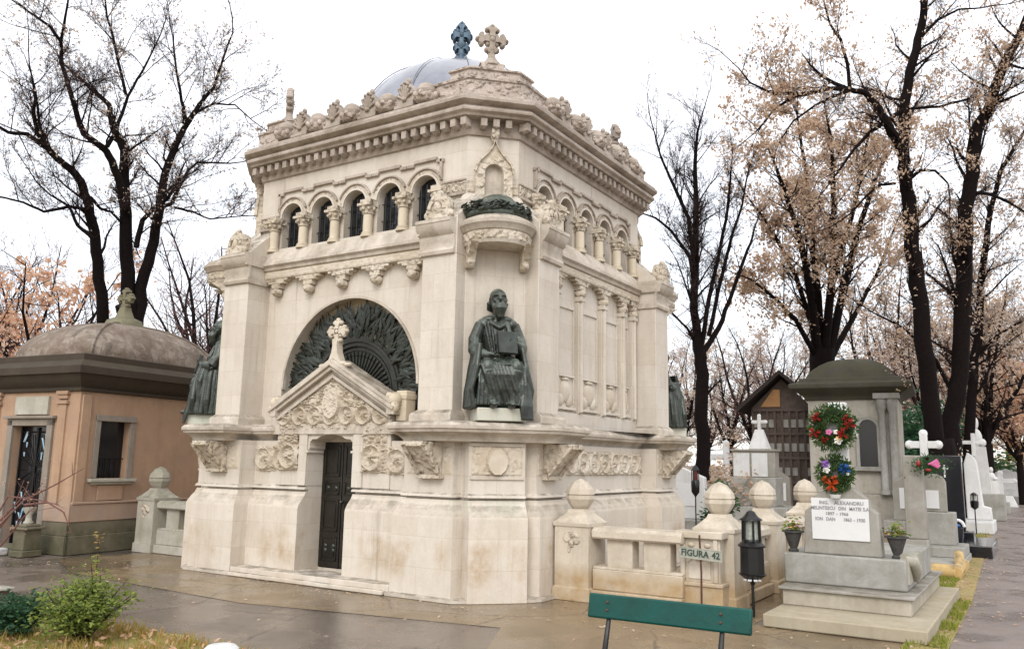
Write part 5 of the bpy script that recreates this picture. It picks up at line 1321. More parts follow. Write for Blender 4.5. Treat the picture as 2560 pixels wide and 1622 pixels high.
# grey rounded headstone with blank white plaque
yw=6.0; x0,x1,zt_,zb_=onY(yw,2300,2366,1187,1278)
t=thing('tomb','grey rounded headstone with a blank white plaque on stepped grey blocks','tomb',((x0+x1)/2,yw,0)); w2=(x1-x0)/2
b=MB(); b.slab([(-w2,zb_),(w2,zb_),(w2,zt_-.12),(w2*.8,zt_-.03),(w2*.3,zt_+.02),(-w2*.3,zt_+.02),(-w2*.8,zt_-.03),(-w2,zt_-.12)],-.08,.08); b.build('headstone',M['greystone'],t,smooth=28,bevel=.015)
b=MB(); b.box(-w2*.75,w2*.45,-.10,-.081,zb_+.06,zb_+.38); b.build('plaque',M['plaque'],t,smooth=28)
b=MB(); b.box(-w2-.1,w2+.12,-.35,.3,.30,zb_-.001); b.box(-w2-.25,w2+.28,-.8,.4,.13,.30); b.box(-w2-.3,w2+.3,-2.1,.5,0,.13); b.build('base_block',M['concrete'],t,smooth=28,bevel=.015)
# kerbed grave plot with yellow stone kerb
t=thing('grave_kerb','yellowish stone kerb frame round a mossy grave plot behind the front tomb','grave kerb',(6.55,4.2,0))
b=MB(); b.tube([(-.45,-.9,.10),(.50,-.9,.10)],[.11,.11],10); b.tube([(.50,-.9,.10),(.50,-.1,.12),(.45,.35,.26)],[.09,.08,.07],8); b.box(.44,.56,-.9,.9,0,.12); b.box(-.55,-.43,-.9,.9,0,.12); b.build('kerb',M['warmyellow'] if 'warmyellow' in M else M['warm'],t,smooth=45,bevel=.01)
pts=[(6.15+.85*rg.random(),3.5+1.2*rg.random()) for _ in range(900)]
# grey obelisk pillar with white flared cross
yw=5.2; x0,x1,zt_,_=onY(yw,2256,2302,1138,1300); w2=(x1-x0)/2; xc=(x0+x1)/2+.05
t=thing('tomb','tall grey stone pillar carrying a white cross with flared arms, right of the front tomb','tomb',(xc,yw,0))
b=MB(); b.taper(-w2*1.5,w2*1.5,-.2,.2,0,.42,.8); b.taper(-w2*1.15,w2*1.15,-.16,.16,.42,zt_,.86); b.build('pillar',M['greystone'],t,smooth=28,bevel=.02)
cx_,cz_=AY(2309,1106,yw); b=MB(); cross(b,cx_-xc,zt_-.02,.40,.46,.125,.09,.52); b.build('white_cross',M['whitestone'],t,smooth=40,bevel=.01)
p=AY(2325,1160,yw-.2); t=thing('flower_spray','dark spray of leaves with a pink bow and red flowers below the white flared cross','flowers',(p[0],yw-.25,p[1]))
b=MB(); r=random.Random(9)
for i in range(500):
    c=Vector((r.gauss(0,.13),r.uniform(-.06,.04),r.gauss(0,.07)-abs(r.gauss(0,.02)))); d=Vector((r.uniform(-1,1),r.uniform(-.5,.5),r.uniform(-1,1))).normalized()*.05; s=d.cross(Vector((0,1,0)))*.18
    b.add([c-s,c+s,c+d+s*.3,c+d-s*.3],[(0,1,2,3)])
b.build('foliage',M['darkleaf'],t,smooth=None)
b=MB()
for k in range(4): b.grid(lambda u,v:((u-.1)*.17,-.09-.02*math.sin(v*3),(v-.5)*.06*(.3+u)+.02*k*u),5,2,Matrix.Rotation(.35*k-.4,4,'Y'))
b.build('pink_bow',M['pink'],t,smooth=60); b=MB(); b.ball((-.17,-.07,.01),(.035,.03,.05)); b.ball((-.02,-.08,-.10),(.05,.03,.025)); b.build('red_flower',M['red'],t,smooth=50)
# black granite tomb
yw=9.0; x0,x1,zt_,_=onY(yw,2328,2408,1138,1290); w2=(x1-x0)/2
t=thing('tomb','polished black granite tomb with a small white engraved cross between the tree trunks','tomb',((x0+x1)/2,yw,0))
b=MB(); b.box(-w2,w2,-.1,.1,.35,zt_); b.box(-w2-.1,w2+.15,-.2,.2,.001,.35); b.box(-w2-.2,w2+.55,-2.0,.3,0,.22); b.build('headstone',M['black'],t,smooth=28,bevel=.015)
b=MB(); cross(b,-.02,zt_-.46,.26,.14,.03,.012,.7,-.107,False); b.build('engraved_cross',M['plaque'],t,smooth=28)
t=thing('white_vase','small white arched vase with blue flowers at the foot of the black granite tomb','vase',(AY(2388,1250,7.9)[0],7.9,.22))
b=MB(); b.tube([(.13*math.cos(a),0,.28+.13*math.sin(a)) for a in [PI*i/8 for i in range(9)]],.03,6); b.build('arch',M['white'],t,smooth=50); b=MB(); b.lathe([(.09,0),(.11,.1),(.12,.26),(.05,.28)],12); b.build('pot',M['black'],t,smooth=50); b=MB(); b.ball((0,-.05,.30),(.07,.05,.04)); b.build('petals',M['blue'],t,smooth=60)
# white monument with crosses and lantern, further right
yw=15.0; x0,x1,zt_,_=onY(yw,2412,2452,1140,1240); w2=(x1-x0)/2
t=thing('tomb','white stepped marble monument with a slanted side and a white cross beside the path','tomb',((x0+x1)/2,yw,0))
b=MB(); b.slab([(-w2,.3),(w2*2.1,.3),(w2*2.0,.62),(w2*1.1,.66),(w2*.6,zt_-.15),(w2*.2,zt_+.0),(-w2*.5,zt_+.1),(-w2,zt_-.2)],-.15,.25); b.box(-w2-.25,w2*2.4,-1.2,.5,0,.3)
b.build('monument',M['whitestone'],t,smooth=28,bevel=.02); b=MB(); cross(b,w2*.35,zt_,.62,.52,.10,.10,.6,0,False); b.build('white_cross',M['whitestone'],t,smooth=28,bevel=.01)
def smalllamp(loc,label,h=.9,red=False):
    t=thing('lantern',label,'lantern',loc)
    MB().tube([(0,0,0),(0,0,h*.6)],.015,6).build('pole',M['iron'],t,smooth=40)
    b=MB(); b.lathe([(.015,h*.58),(.09,h*.64),(.10,h*.78),(.075,h*.80)],8); b.lathe([(.10,h*.93),(.05,h*.98),(.001,h)],8); 
    for i in range(4): b.tube([(.08*math.cos(i*PI/2),.08*math.sin(i*PI/2),h*.78),(.08*math.cos(i*PI/2),.08*math.sin(i*PI/2),h*.93)],.01,5)
    b.build('cage',M['iron'],t,smooth=40); b=MB(); b.lathe([(.06,h*.78),(.06,h*.93)],8); b.build('glass',M['deepred' if red else 'lampglass'],t,smooth=40); return t
smalllamp((AY(2432,1200,13.6)[0],13.6,0),'black grave lantern in front of the white stepped monument by the path',1.05)
smalllamp((AY(1738,1190,6.5)[0],6.5,0),'dark red-glassed lantern on a pole near the mausoleum right corner',1.62,True)
# remaining small graves: (px x, px top, depth y, height, kind, label)
def slabgrave(x,yw,h,w,kind,label,mat,rot=0,name='tomb'):
    t=thing(name,label,'tomb',(x,yw,0),rot)
    b=MB()
    if kind=='cross':
        b.taper(-w*.7,w*.7,-.2,.2,0,h*.32,.7); b.build('base_block',M[mat],t,smooth=28,bevel=.02); b=MB(); cross(b,0,h*.32,h*.68,w*1.2,w*.22,.12,.66); b.build('cross',M[mat],t,smooth=28,bevel=.01)
    elif kind=='stele':
        b.box(-w*.7,w*.7,-.5,.3,0,h*.2); b.build('base_block',M['concrete'],t,smooth=28,bevel=.02); b=MB(); b.slab([(-w/2,h*.2),(w/2,h*.2),(w/2*.95,h*.85),(0,h),(-w/2*.95,h*.85)],-.1,.1); b.build('headstone',M[mat],t,smooth=28,bevel=.02)
        b=MB(); b.box(-w*.3,w*.3,-.115,-.101,h*.4,h*.75); b.build('plaque',M['plaque'],t,smooth=28)
    else:
        b.box(-w*.6,w*.6,-.4,.4,0,h*.25); b.build('base_block',M['concrete'],t,smooth=28,bevel=.02); b=MB(); b.taper(-w*.3,w*.3,-.2,.2,h*.25,h*.7,.75); b.ball((0,0,h*.78),(w*.16,.13,h*.10)); b.ball((0,0,h*.93),(w*.09,.09,h*.065)); b.ball((w*.15,-.05,h*.74),(w*.1,.1,h*.04)); b.build('figure',M[mat],t,smooth=50)
    return t
slabgrave(AY(2476,1160,26)[0],26,1.75,.9,'figure','white marble monument with a figure beside the path, beyond the white stepped monument','whitestone')
slabgrave(AY(2440,1100,21)[0],21,3.4,1.2,'figure','tall white weathered monument rising behind the dark trunk at the right','whitestone')
slabgrave(AY(2512,1150,38)[0],38,1.7,1.3,'stele','pale headstone low beside the path near the vanishing point','whitestone')
slabgrave(AY(2530,1160,47)[0],47,2.2,1.4,'figure','small far white monument right at the end of the path','whitestone')
slabgrave(AY(2497,1150,33)[0],33,1.5,.9,'cross','far white cross between the pale monuments beside the path','whitestone')
slabgrave(AY(2275,1180,13)[0],13,1.5,.9,'stele','grey headstone half hidden behind the tall pillar with the white cross','greystone')
slabgrave(AY(1708,1190,9)[0],9,1.55,1.2,'stele','white marble headstone just behind the right rear corner of the mausoleum','whitestone')
slabgrave(AY(1800,1190,14)[0],14,1.15,.8,'stele','low grey headstone beside the dark bush at the bare tree','greystone')
slabgrave(AY(1948,1180,15)[0],15,1.5,.7,'stele','small pale headstone in front of the brown lattice hut','greystone')
slabgrave(AY(1700,1120,24)[0],24,2.0,1.0,'figure','pale stone figure far behind, between the mausoleum and the bare tree','greystone')
slabgrave(AY(1815,1110,27)[0],27,2.6,1.3,'cross','pale cross monument far behind, right of the bare tree trunk','whitestone')
# white double tomb with peaked top
yw=12.0; x0,x1,zt_,zb_=onY(yw,1836,1924,1128,1192); w2=(x1-x0)/2
t=thing('tomb','white double-panelled tomb with a tapering top block and cross on a wide grey base','tomb',((x0+x1)/2,yw,0))
b=MB(); b.box(-w2-.05,w2+.22,-.3,.5,.55,zb_-.001); b.box(-w2-.5,w2+.6,-.7,.8,0,.55); b.build('base_block',M['concrete'],t,smooth=28,bevel=.02)
b=MB(); b.box(-w2-.02,w2+.18,-.12,.3,zb_,zt_); b.box(-w2-.06,w2+.22,-.16,.32,zt_,zt_+.06); b.build('headstone',M['greystone'],t,smooth=28,bevel=.015)
for s in (0,1):
    b=MB(); xx=(-w2+.02,-.02) if s==0 else (.04,w2-.02); b.box(xx[0],xx[1],-.15,-.121,zb_+.02,zt_-.05); b.build('panel',M['whitestone'],t,smooth=28)
b=MB(); b.taper(-.05,.50,-.15,.2,zt_+.06,zt_+.60,.38); cross(b,.24,zt_+.55,.42,.34,.09,.09,.6); b.build('cross_top',M['whitestone'],t,smooth=28,bevel=.015)
# brown lattice hut
D=27.0; c0=GD(1964,D); s=D/2081.417
t=thing('hut','brown hut with a dark pitched roof, orange gable boards and a grid of weathered panels','hut',c0,R(8))
hw=72*s; h1=1.62+(1168-1022)*s; hp=1.62+(1168-938)*s
b=MB(); b.box(-hw,hw,-.0,4,0,h1); b.build('wall',M['wood'],t,smooth=28)
b=MB(); b.slab([(-hw-.05,h1),(hw+.05,h1),(0,hp-.12)],.0,.05); b.build('gable',M['wood'],t,smooth=28)
b=MB(); b.add([(-hw*.72,-.03,h1+.05),(-.05,-.03,h1+.05),(-.05,-.03,h1+.62),(-hw*.28,-.03,h1+.62)],[(0,1,2,3)]); o=b.build('orange_board',M['orangewood'],t,smooth=28); 
b=MB()
for sx in (-1,1): b.slab([(sx*(hw+.42),h1-.12),(0,hp),(0,hp+.14),(sx*(hw+.50),h1-.02)],-.5,4.3)
fixn(b.build('roof',M['darkbrown'],t,smooth=28))
b=MB()
for i in range(9): b.box(-hw+2*hw*i/8-.035,-hw+2*hw*i/8+.035,-.06,-.001,.2,h1-.05)
for j in range(5): b.box(-hw,hw,-.075,-.061,.3+j*(h1-.4)/4,.38+j*(h1-.4)/4)
b.build('lattice',M['wood'],t,smooth=28)
b=MB(); r=random.Random(2)
for i in range(8):
    for j in range(4):
        if r.random()<.75: xx=-hw+2*hw*(i+.5)/8; zz=.3+(j+.5)*(h1-.4)/4; b.box(xx-.09,xx+.09,-.03,-.001,zz-.14,zz+.12)
b.build('pane',M['concrete'],t,smooth=28)
# grey domed tomb house on the right
D=23.5; s=D/2081.417; c0=GD(2095,D)
t=thing('domed_tomb_house','grey stone tomb house with a mossy dark hipped dome and arched window behind the wreaths','tomb house',c0,R(5))
x0=(2035-2095)*s; x1=(2247-2095)*s; zh=lambda y:1.62+(1168-y)*s
b=MB(); b.box(x0,x1,0,2.6,.9,zh(995)); b.box(x0-.05,x1+.08,-.06,2.7,0,.9); b.build('wall',M['greystone2'] if 'greystone2' in M else M['greystone'],t,smooth=28,bevel=.02)
b=MB(); wl,wr_=(2155-2095)*s,(2196-2095)*s; wm=(wl+wr_)/2; wh=(wr_-wl)/2
pt=[(wl,zh(1165))]+[(wm+wh*math.cos(PI-PI*i/10),zh(1070)+wh*math.sin(PI-PI*i/10)) for i in range(11)]+[(wr_,zh(1165))]
b.slab(pt,-.012,-.002); o=b.build('window',M['black'],t,smooth=28)
b=MB(); rr=[(x*1+ (x-wm)*.0,z) for x,z in pt]; archband(b,wm,zh(1070),wh,wh+.09,-.10,-.0,12); b.box(wl-.09,wl,-.10,0,zh(1165),zh(1070)); b.box(wr_,wr_+.09,-.10,0,zh(1165),zh(1070)); b.box(wl-.16,wr_+.16,-.16,0,zh(1165)-.12,zh(1165)); fixn(b.build('window_frame',M['concrete'],o,smooth=28,bevel=.01))
b=MB()
for xx in (x1-.42,x1-.16): b.lathe([(.13,.9),(.13,1.0),(.095,1.05),(.09,zh(1030)),(.12,zh(1025)),(.15,zh(1010)),(.15,zh(998))],14,T(xx,-.14,0))
b.box(x1-.62,x1+.06,-.32,0,zh(998),zh(985)); b.build('pilaster_column',M['concrete'],t,smooth=40)
b=MB(); b.box(x1+.10,x1+.75,-.3,.6,0,.9); b.box(x1+.05,x1+.8,-.35,.65,.9,1.0); b.box(x1+.2,x1+.55,-.1,.3,1.0,1.65); b.build('side_block',M['concrete'],t,smooth=28,bevel=.02)
b=MB(); rc=[(x0-.05,-.05),(x1+.0,-.05),(x1+.0,2.4),(x0-.05,2.4)]
b.sweep(rc,[(-.1,zh(1000)),(.02,zh(998)),(.05,zh(990)),(.12,zh(985)),(.40,zh(970)),(.42,zh(962)),(.40,zh(958)),(.18,zh(953)),(.14,zh(944)),(-.02,zh(941)),(-.08,zh(930)),(-.20,zh(918)),(-.38,zh(905)),(-.60,zh(894)),(-.85,zh(887)),(-1.05,zh(884))]); fixn(b.build('roof',M['mossroof'],t,smooth=40))
# small orange chapel
D=58; s=D/2081.417; c0=GD(2370,D)
t=thing('chapel','small orange plastered chapel with dark roof and arched opening, seen between the trunks','chapel',c0,0)
zh=lambda y:1.62+(1172-y)*s
b=MB(); b.box(-22*s,22*s,0,3,0,zh(1080)); b.build('wall',M['orangeplaster'] if 'orangeplaster' in M else M['pinkplaster'],t,smooth=28); b=MB(); b.box(-26*s,26*s,-.3,3.3,zh(1080),zh(1074)); b.taper(-24*s,24*s,-.2,3.2,zh(1074),zh(1045),.5); b.build('roof',M['mossroof'],t,smooth=28)
b=MB(); b.slab([(-2*s,0.5),(12*s,.5),(12*s,zh(1118)),(5*s,zh(1110)),(-2*s,zh(1118))],-.03,-.01); b.build('doorway',M['black'],t,smooth=28)
# bush around the bare tree foot + background hedges
def bush(label,x,D,h,wd,mat,n,ls,seed,group=None,name='bush'):
    return shrub(name,label,'bush',GD(x,D),h,wd,mat,n,ls,seed,stems=30,group=group)
bush('dark evergreen bush at the foot of the bare tree right of the mausoleum',1800,19.5,1.35,.85,'darkleaf',1500,.06,31)
bush('brownish green bush behind the dark evergreen bush',1840,23,2.4,2.2,'brownleaf',900,.08,32)
bush('tall dark conifer hedge behind the grey domed tomb house, left of the big double tree',2285,34,5.6,4.2,'coniferleaf',7000,.12,33)
bush('ragged grey-brown bush between the bare tree and the hut',1690,26,2.8,2.4,'brownleaf',700,.07,34)
bush('yellow-green bush beside the far end of the path',2540,60,4.0,5.0,'drygrass',1500,.15,35)
bush('ragged dark bush low behind the pale monuments by the path',2480,44,3.0,3.6,'darkleaf',2200,.13,36)
# ================================================================ TREES
class Tree:
    def __init__(s,seed,D,leafmat=None,leafp=0.0,leafs=.05,dens=1.0,twigr=1.0,lcol=None):
        s.r=random.Random(seed); s.w=MB(); s.t=MB(); s.l=MB(); s.D=D; s.leafp=leafp; s.leafs=leafs; s.dens=dens; s.leafmat=leafmat; s.twr=twigr; s.droop=0.0
    def thin(s,mb,a,b,r):
        d=(b-a); o=d.orthogonal().normalized()*r; q=d.cross(o).normalized()*r
        n=len(mb.v); mb.v+=[tuple(a+o),tuple(a-o*.5+q*.87),tuple(a-o*.5-q*.87),tuple(b)]; mb.f+=[(n,n+1,n+3),(n+1,n+2,n+3),(n+2,n,n+3)]
    def leaf(s,p):
        r=s.r
        nz=noise.noise(p*.55+Vector((s.D,0,0)))+.5*noise.noise(p*1.7)
        if nz<-.05 and r.random()<.85: return
        for _ in range(1 if r.random()<.35 else 2 if r.random()<.6 else 3):
            c=p+Vector((r.gauss(0,.06),r.gauss(0,.06),r.gauss(-.03,.06))); a=Vector((r.uniform(-1,1),r.uniform(-1,1),r.uniform(-1,1))).normalized()*s.leafs*r.uniform(.4,1.5); q=a.orthogonal().normalized()*a.length*.55
            n=len(s.l.v); s.l.v+=[tuple(c-a),tuple(c+q),tuple(c+a),tuple(c-q)]; s.l.f+=[(n,n+1,n+2,n+3)]
    def grow(s,p,d,L,r,lev):
        # lev 2: branch, 1: twig, 0: twiglet
        R_=s.r; d=d.normalized()
        if lev==0:
            e=p+d*L; s.thin(s.t,p,e,r)
            if s.leafp and R_.random()<s.leafp: s.leaf(e); 
            if s.leafp and R_.random()<s.leafp*.6: s.leaf(p.lerp(e,.5))
            return
        n=4 if lev>=2 else 3; pts=[p]; dd=d.copy(); 
        for i in range(n):
            dd=(dd+Vector((R_.gauss(0,.16),R_.gauss(0,.16),R_.gauss(.06-s.droop,.13)))).normalized(); pts.append(pts[-1]+dd*L/n)
        rad=[r*(1-.8*i/n) for i in range(n+1)]
        if lev>=2: s.w.tube(pts,rad,5)
        else:
            for i in range(n): s.thin(s.t,pts[i],pts[i+1]+(pts[i+1]-pts[i])*.3,rad[i])
        k=int((7 if lev>=2 else 5)*s.dens*R_.uniform(.7,1.3))
        for j in range(k):
            u=R_.uniform(.15,1.0); i=min(n-1,int(u*n)); q=pts[i].lerp(pts[i+1],u*n-i); ax=(pts[i+1]-pts[i]).normalized()
            side=Vector((R_.gauss(0,1),R_.gauss(0,1),R_.gauss(.15,.8))).normalized(); nd=(ax*.75+side*.75).normalized()
            s.grow(q,nd,L*R_.uniform(.35,.6)*(1.15-.5*u),max(.0035*s.twr,r*.42*(1-.5*u)),lev-1)
    def limb(s,px,rad_px,D0=None,D1=None,kids=1.0,L=1.6,start=.25,up=.35,lev=2):
        k=s.D/2081.417; D0=D0 or s.D; D1=D1 or D0; n=len(px)
        pts=[PD(x,y,D0+(D1-D0)*i/(n-1)) for i,(x,y) in enumerate(px)]
        rr=rad_px if isinstance(rad_px,(list,tuple)) else None
        a,b_=rr; rad=[(a+(b_-a)*i/(n-1))*k for i in range(n)]
        # densify with a little wobble
        P2=[];R2=[]
        for i in range(n-1):
            for j in range(3):
                u=j/3; q=pts[i].lerp(pts[i+1],u); w=min(rad[i]*.14,.03)
                if j: q=q+Vector((s.r.gauss(0,w),s.r.gauss(0,w),s.r.gauss(0,w)))
                P2.append(q); R2.append(rad[i]+(rad[i+1]-rad[i])*u)
        P2.append(pts[-1]); R2.append(rad[-1])
        s.w.tube(P2,R2,9 if a>8 else 6)
        tot=sum((P2[i+1]-P2[i]).length for i in range(len(P2)-1)); step=.42/(s.dens*kids) if kids>0 else 1e9; acc=0; nxt=tot*start
        for i in range(len(P2)-1):
            seg=(P2[i+1]-P2[i]); l=seg.length
            while acc+l>nxt and nxt<=tot:
                u=(nxt-acc)/l; q=P2[i].lerp(P2[i+1],u); f=nxt/tot
                side=Vector((s.r.gauss(0,1),s.r.gauss(0,1),s.r.gauss(.1,.5))).normalized()
                nd=(seg.normalized()*.6+side*.85+Vector((0,0,up))).normalized()
                s.grow(q,nd,L*s.r.uniform(.5,1.1)*(1.1-.5*f),max(.012,R2[i]*.32),lev)
                nxt+=step*s.r.uniform(.6,1.5)
            acc+=l
        if kids>0: s.grow(P2[-1],(P2[-1]-P2[-2]),L*.8,max(.01,R2[-1]),lev)
    def finish(s,name,label,base,group=None,bark='bark',twig='twig'):
        t=thing(name,label,'tree',base,0,group); off=T(-base.x,-base.y,-base.z)
        for mb in (s.w,s.t,s.l): mb.xf(0,off)
        s.w.build('trunk',M[bark],t,smooth=60)
        cr=s.t.build('crown',M[twig],t,smooth=None)
        if s.l.f: s.l.build('leaves',M[s.leafmat],cr,smooth=None)
        return t
def F_(pts,sc,ox=0,oy=0): return [(ox+x/sc,oy+y/sc) for x,y in pts]
# --- left triple-stemmed tree
c=lambda *p:F_(p,1.908)
tr=Tree(11,18.0,'pinkleaf',.14,.028,dens=2.2); g=GD(310,18)
tr.limb([(300,1250),(308,1000),(312,830),(315,760)],(34,26),kids=0)
tr.limb([(300,1000)]+c((500,1600),(490,1480),(468,1250),(450,1100),(425,980),(395,890),(360,830),(290,770),(225,705)),(16,7),18,16.5,kids=.8,start=.55)
tr.limb(c((225,705),(130,640),(40,632),(-30,590)),(6,3),16.5,16,kids=1.1,start=.1); tr.limb(c((225,705),(190,600),(170,440),(140,310)),(4,1.5),16.5,16,kids=1.1,start=.1)
tr.limb(c((420,1000),(330,985),(210,1010),(110,965),(-20,935)),(5,2),17,16,kids=1,start=.2); tr.limb(c((445,1140),(370,1075),(330,985),(240,930)),(5,2),17,16.5,kids=.7,start=.3)
tr.limb([(318,1000)]+c((610,1550),(612,1300),(600,1080),(592,880),(595,720),(560,650),(530,560),(520,500),(400,390),(330,330)),(20,3),18,18.5,kids=.8,start=.5)
tr.limb(c((600,1000),(575,880),(535,770),(490,705),(400,640),(370,560),(335,440),(295,310),(290,200),(310,90)),(11,3),18,17,kids=.9,start=.3)
tr.limb(c((510,700),(550,640),(575,560),(610,460),(680,340),(740,220)),(6,2),17.5,18,kids=.9,start=.2); tr.limb(c((600,450),(565,300),(540,180),(510,80),(500,-20)),(4,2),17.8,18,kids=.9,start=.1); tr.limb(c((290,200),(240,130),(170,80),(70,10)),(4,2),17,16.6,kids=.9,start=.1)
tr.limb([(330,1000)]+c((655,1520),(690,1300),(735,1150),(765,980),(790,820),(840,690),(900,580),(950,500),(1020,420),(1085,220)),(17,2.5),18,19,kids=.9,start=.4)
tr.limb(c((890,580),(865,480),(840,330),(825,180)),(5,2),18.8,19,kids=1,start=.2); tr.limb(c((930,540),(1020,495),(1120,500),(1210,580)),(4,1.5),18.9,19.5,kids=1,start=.1)
tr.limb(c((765,990),(820,970),(850,900),(900,810),(940,775),(1100,780)),(6,2),18.4,19,kids=1,start=.2); tr.limb(c((830,990),(920,1010),(1000,1045),(1160,1030)),(4,1.5),18.5,19,kids=1,start=.1)
tr.limb(c((650,1180),(680,1050),(745,985)),(7,6),18,18.4,kids=.3); tr.limb(c((430,940),(480,995),(530,1010),(575,1060)),(4,3),17.3,18,kids=.8)
tr.finish('tree','big bare tree with three dark stems rising behind the dome of the pink tomb house',g,'large trees around the mausoleum')
# --- bare upright tree right of the mausoleum
c=lambda *p:F_(p,1.526,1600,250)
tr=Tree(12,22.0,None,0,dens=2.0); g=GD(1757,22)
tr.limb([(1757,1200)]+c((243,1330),(235,1150),(230,1000),(222,940)),(18,15),kids=.3,start=.6,L=.8)
tr.limb(c((225,960),(205,800),(212,600),(215,400),(210,250),(220,120),(240,50)),(12,1.5),kids=1.3,start=.1,up=.6,L=1.9)
tr.limb(c((230,950),(255,800),(290,640),(330,450),(345,300),(350,240)),(7,2),22,21.5,kids=.9,start=.2,up=.9,L=1.2); tr.limb(c((240,960),(300,870),(340,770),(400,600),(430,520)),(8,3),22,22.5,kids=.6,start=.3,up=.9,L=1.0); tr.limb(c((262,900),(300,720),(350,520),(390,400),(408,295)),(6,2),22,22.6,kids=.8,start=.2,up=.9,L=1.1)
tr.limb(c((215,650),(185,450),(130,330),(80,220),(45,90)),(7,1.5),22,21.3,kids=1.2,start=.1,up=.6); tr.limb(c((208,800),(190,600),(120,500),(60,450),(0,430)),(6,1.5),22,21.5,kids=1.2,start=.1,up=.5); tr.limb(c((215,940),(180,870),(110,800),(60,790)),(4,1.5),22,21.5,kids=1,start=.1)
tr.finish('tree','bare upright tree with many thin dark twigs just right of the mausoleum',g,'large trees around the mausoleum')
# --- leafy multi-stem tree behind the grey tomb house
tr=Tree(13,27.0,'brownleaf',.95,.055,dens=1.6); tr.droop=.05; g=GD(2065,27)
tr.limb([(2065,1200),(2060,1000),(2055,870)],(34,30),kids=0)
for px,q in (([(2050,900),(2030,760),(2000,600),(1960,470),(1920,370)],13),([(2055,890),(2045,740),(2030,560),(2010,400),(1990,270)],12),([(2060,890),(2080,700),(2085,520),(2080,380),(2060,250)],12),([(2070,890),(2110,720),(2150,560),(2200,420),(2260,320)],12),([(2075,900),(2130,800),(2190,690),(2240,560)],9),([(2045,900),(1990,800),(1930,740),(1880,700)],8),([(2050,880),(1990,690),(1920,560),(1860,480)],8),([(2085,700),(2130,540),(2160,400),(2190,260)],8)):
    tr.limb(px,(q,2),27,27+tr.r.uniform(-2.5,2.5),kids=1.0,start=.22,up=.35,L=2.1)
tr.finish('tree','many-stemmed tree with clinging pale brown leaves behind the grey tomb house roof',g,'large trees around the mausoleum',bark='bark')
# --- big double trunk tree at the right
c=lambda *p:F_(p,2.508,1600,0)
tr=Tree(14,20.5,'brownleaf',.75,.038,dens=1.7); g=GD(2345,20.5)
tr.limb([(2345,1300),(2348,1180),(2345,1100)],(42,36),kids=0)
tr.limb([(2340,1150),(2325,1000),(2305,850),(2290,700)]+c((1700,1480),(1690,1250),(1650,1050),(1640,940),(1600,860),(1540,760),(1480,660),(1410,580),(1310,560)),(23,6),20.5,19.5,kids=.55,start=.35,L=1.8)
tr.limb(c((1310,560),(1180,555),(1060,590),(960,610),(840,690),(760,790)),(6,2),19.5,19,kids=1.2,start=.1); tr.limb(c((1340,560),(1200,610),(1100,660),(960,760),(880,880)),(4,1.5),19.5,19,kids=1.1,start=.1)
tr.limb(c((1315,555),(1300,400),(1260,250),(1190,150),(1150,0)),(5,2),19.5,20,kids=.7,start=.1); tr.limb(c((1060,590),(840,590),(690,520),(620,430)),(4,1.5),19.2,19,kids=1,start=.1)
tr.limb(c((1650,960),(1660,800),(1665,620),(1690,450),(1740,250),(1780,60),(1790,-60)),(14,8),20.5,20.5,kids=.9,start=.1,L=2.0)
tr.limb(c((1670,680),(1560,750),(1440,830),(1340,940),(1240,1080),(1150,1200)),(6,2),20.5,19.5,kids=1,start=.1); tr.limb(c((1690,1120),(1760,1070),(1850,1070),(1930,1150)),(5,2),20.5,20,kids=.9,start=.1); tr.limb(c((1690,680),(1880,670),(2060,620),(2160,600)),(4,2),20.5,21,kids=1,start=.1); tr.limb(c((1770,230),(1860,130),(2000,60),(2150,50)),(4,2),20.5,21,kids=1,start=.1); tr.limb(c((1600,1150),(1500,1160),(1400,1250),(1330,1330)),(4,2),20.5,19.8,kids=1,start=.1)
tr.finish('tree','tall dark trunk at the right with a branch arching over to the left',g,'large trees around the mausoleum')
tr=Tree(15,21.2,'brownleaf',.75,.04,dens=1.7); g=GD(2362,21.2)
tr.limb([(2362,1300),(2372,1180),(2390,1000),(2400,900),(2410,700)]+c((2040,1480),(2060,1230),(2080,1000),(2110,820),(2180,700),(2220,560),(2280,400),(2400,180),(2480,0)),(24,9),21.2,21.2,kids=.8,start=.3,L=2.0)
tr.limb(c((2120,820),(2230,650),(2330,610),(2450,560)),(6,2),21.2,20.6,kids=1,start=.1); tr.limb(c((2250,440),(2330,410),(2440,440)),(5,2),21.2,20.6,kids=1,start=.1); tr.limb(c((2070,1210),(2180,1215),(2300,1260),(2430,1340)),(5,2),21.2,20.6,kids=1,start=.1)
tr.limb([(2390,1000),(2340,900),(2260,820),(2180,780)],(6,2),21.2,21.5,kids=1.2,start=.2,L=1.8)
tr.finish('tree','leaning dark trunk right of the tall trunk, rising to the upper right corner',g,'large trees around the mausoleum')
tr=Tree(16,23.5,'pinkleaf',.9,.042,dens=1.6); g=GD(2425,23.5)
tr.limb([(2418,1300),(2420,1150),(2428,1000),(2445,850),(2452,700),(2470,560),(2500,430),(2560,330)],(15,4),23.5,23.5,kids=1,start=.3,L=2.0)
tr.limb([(2430,900),(2490,840),(2560,800)],(5,2),23.5,23,kids=1,start=.1); tr.limb([(2445,820),(2400,700),(2380,600)],(5,2),23.5,24,kids=1,start=.1)
tr.finish('tree','thinner dark trunk with pale russet leaves at the right edge beside the path',g,'large trees around the mausoleum')
